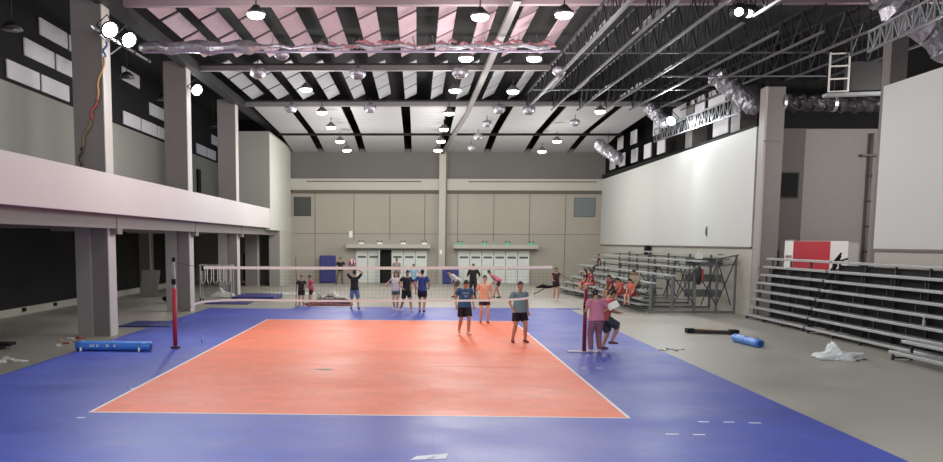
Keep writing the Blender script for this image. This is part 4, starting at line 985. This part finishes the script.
person('person in white shirt bending forward behind the man in dark blue', (at(455, 294, Y=23).x, 23, 0), 110, 1.7, feet=[(-.1, .1, 0), (.1, -.12, 0)], pelvis=(0, -.15, -.03), lean=.95, hands=[(-.15, .3, .1), (.15, .32, .12)], shirt=(206, 204, 204), shorts=(70, 70, 78), leg=.5, sleeve=1.4)
person('person in black standing behind the man in dark blue, left of the peach shirt', (at(473, 296, Y=22).x, 22, 0), 170, 1.78, hands=[(-.24, .08, .08), (.2, .2, .16)], shirt=(24, 20, 26), shorts=(26, 22, 28), leg=1.2, sleeve=1.5)
person('person in pink top and dark shorts bending forward right of the peach-shirted man', (at(496, 295, Y=22.5).x, 22.5, 0), 95, 1.72, feet=[(-.1, .15, 0), (.1, -.2, 0)], pelvis=(0, -.15, -.02), lean=1.0, hands=[(-.15, .28, .15), (.15, .3, .2)], shirt=(206, 120, 134), shorts=(60, 26, 34), leg=.4, sleeve=.5, skin='a')
person('young woman in black and red standing at the right end of the net, far side', (at(555.5, 300, Y=21.3).x, 21.3, 0), 190, 1.62, feet=[(-.12, .05, 0), (.1, -.02, 0)], hands=[(-.22, .12, .1), (.2, .16, .12)], shirt=(50, 26, 34), shorts=(30, 20, 28), shoe=(215, 205, 205), long_hair=True, leg=.3, sleeve=.2)
def sit(label, x, y, zs, heading, **k):
    H = k.pop('H', 1.62); s = H/1.75
    return person(label, (x, y, 0), heading, H, pelvis=(0, 0, (zs+.1)/s-.95), feet=k.pop('feet', [(-.12, .42, max(0, zs-.42)/s, 0), (.12, .42, max(0, zs-.42)/s, 0)]), **k)
# seated on the low far section (row 1, z ~ .62)
x1, z1 = SB[1]
sit('girl in red sitting on the low far bleachers, left of the two', x1+.25, 24.3, z1+.03, 100, lean=.25, shirt=(60, 28, 40), shorts=(176, 52, 66), skin='c', long_hair=True, leg=.6, hands=[(-.1, .34, .04), (.12, .34, .04)])
sit('girl in dark red sitting on the low far bleachers, right of the two', x1+.3, 23.2, z1+.03, 110, lean=.2, shirt=(140, 34, 54), shorts=(190, 110, 110), skin='a', long_hair=True, leg=.5, hands=[(-.1, .34, .04), (.12, .34, .04)])
# group on the near lower rows of the middle bleachers
bx = [B[1].x-.25, B[2].x-.2, B[1].x-.2]
zz = [B[1].z+.03, B[2].z+.03, B[2].z+.03]
sit('girl in salmon top sitting low on the open bleachers, nearest of three', B[1].x-.1, 14.6, B[1].z+.03, 130, lean=.35, shirt=(206, 104, 92), shorts=(176, 80, 80), long_hair=True, leg=.6, skin='c', hands=[(-.1, .34, .08), (.12, .34, .06)], head=(0, .4))
sit('girl in salmon dress sitting on the open bleachers, middle of three', B[1].x-.22, 16.1, B[1].z+.03, 120, lean=.4, shirt=(196, 88, 84), shorts=(188, 90, 84), long_hair=True, leg=.6, hands=[(-.1, .36, .02), (.12, .34, .04)], head=(0, .5))
sit('girl in dark red top sitting on the open bleachers, farthest of three', B[1].x-.3, 17.8, B[1].z+.03, 120, lean=.25, shirt=(110, 36, 44), shorts=(60, 40, 44), long_hair=True, leg=.5, hands=[(-.1, .36, .02), (.12, .34, .04)], head=(0, .3))
sit('person in pale khaki sitting on the open bleachers, right of the girls', B[2].x+.02, 15.2, B[2].z+.03, 130, H=1.7, lean=.3, shirt=(150, 142, 118), shorts=(90, 90, 80), leg=1.2, sleeve=1.5, hands=[(-.1, .36, .02), (.12, .34, .04)], head=(0, .4), hair=(60, 44, 34))
p = at(595, 267, Y=27.5)
sit('small distant figure in dark clothes sitting high on the far bleachers', SB[4][0]+.05, 26.6, SB[4][1]+.03, 90, H=1.3, lean=.1, shirt=(60, 52, 54), shorts=(50, 44, 50), leg=1.2)

# ------------------------------------------------------------------ world and view
W = bpy.data.worlds.new('world'); S.world = W; W.use_nodes = True
W.node_tree.nodes['Background'].inputs[0].default_value = (.95, .95, 1, 1)
W.node_tree.nodes['Background'].inputs[1].default_value = 1.0
S.view_settings.view_transform = 'Standard'
S.view_settings.look = 'None'
S.view_settings.exposure = 0.1
S.cycles.use_denoising = True
S.cycles.max_bounces = 6; S.cycles.diffuse_bounces = 4; S.cycles.glossy_bounces = 2
S.cycles.sample_clamp_indirect = 6
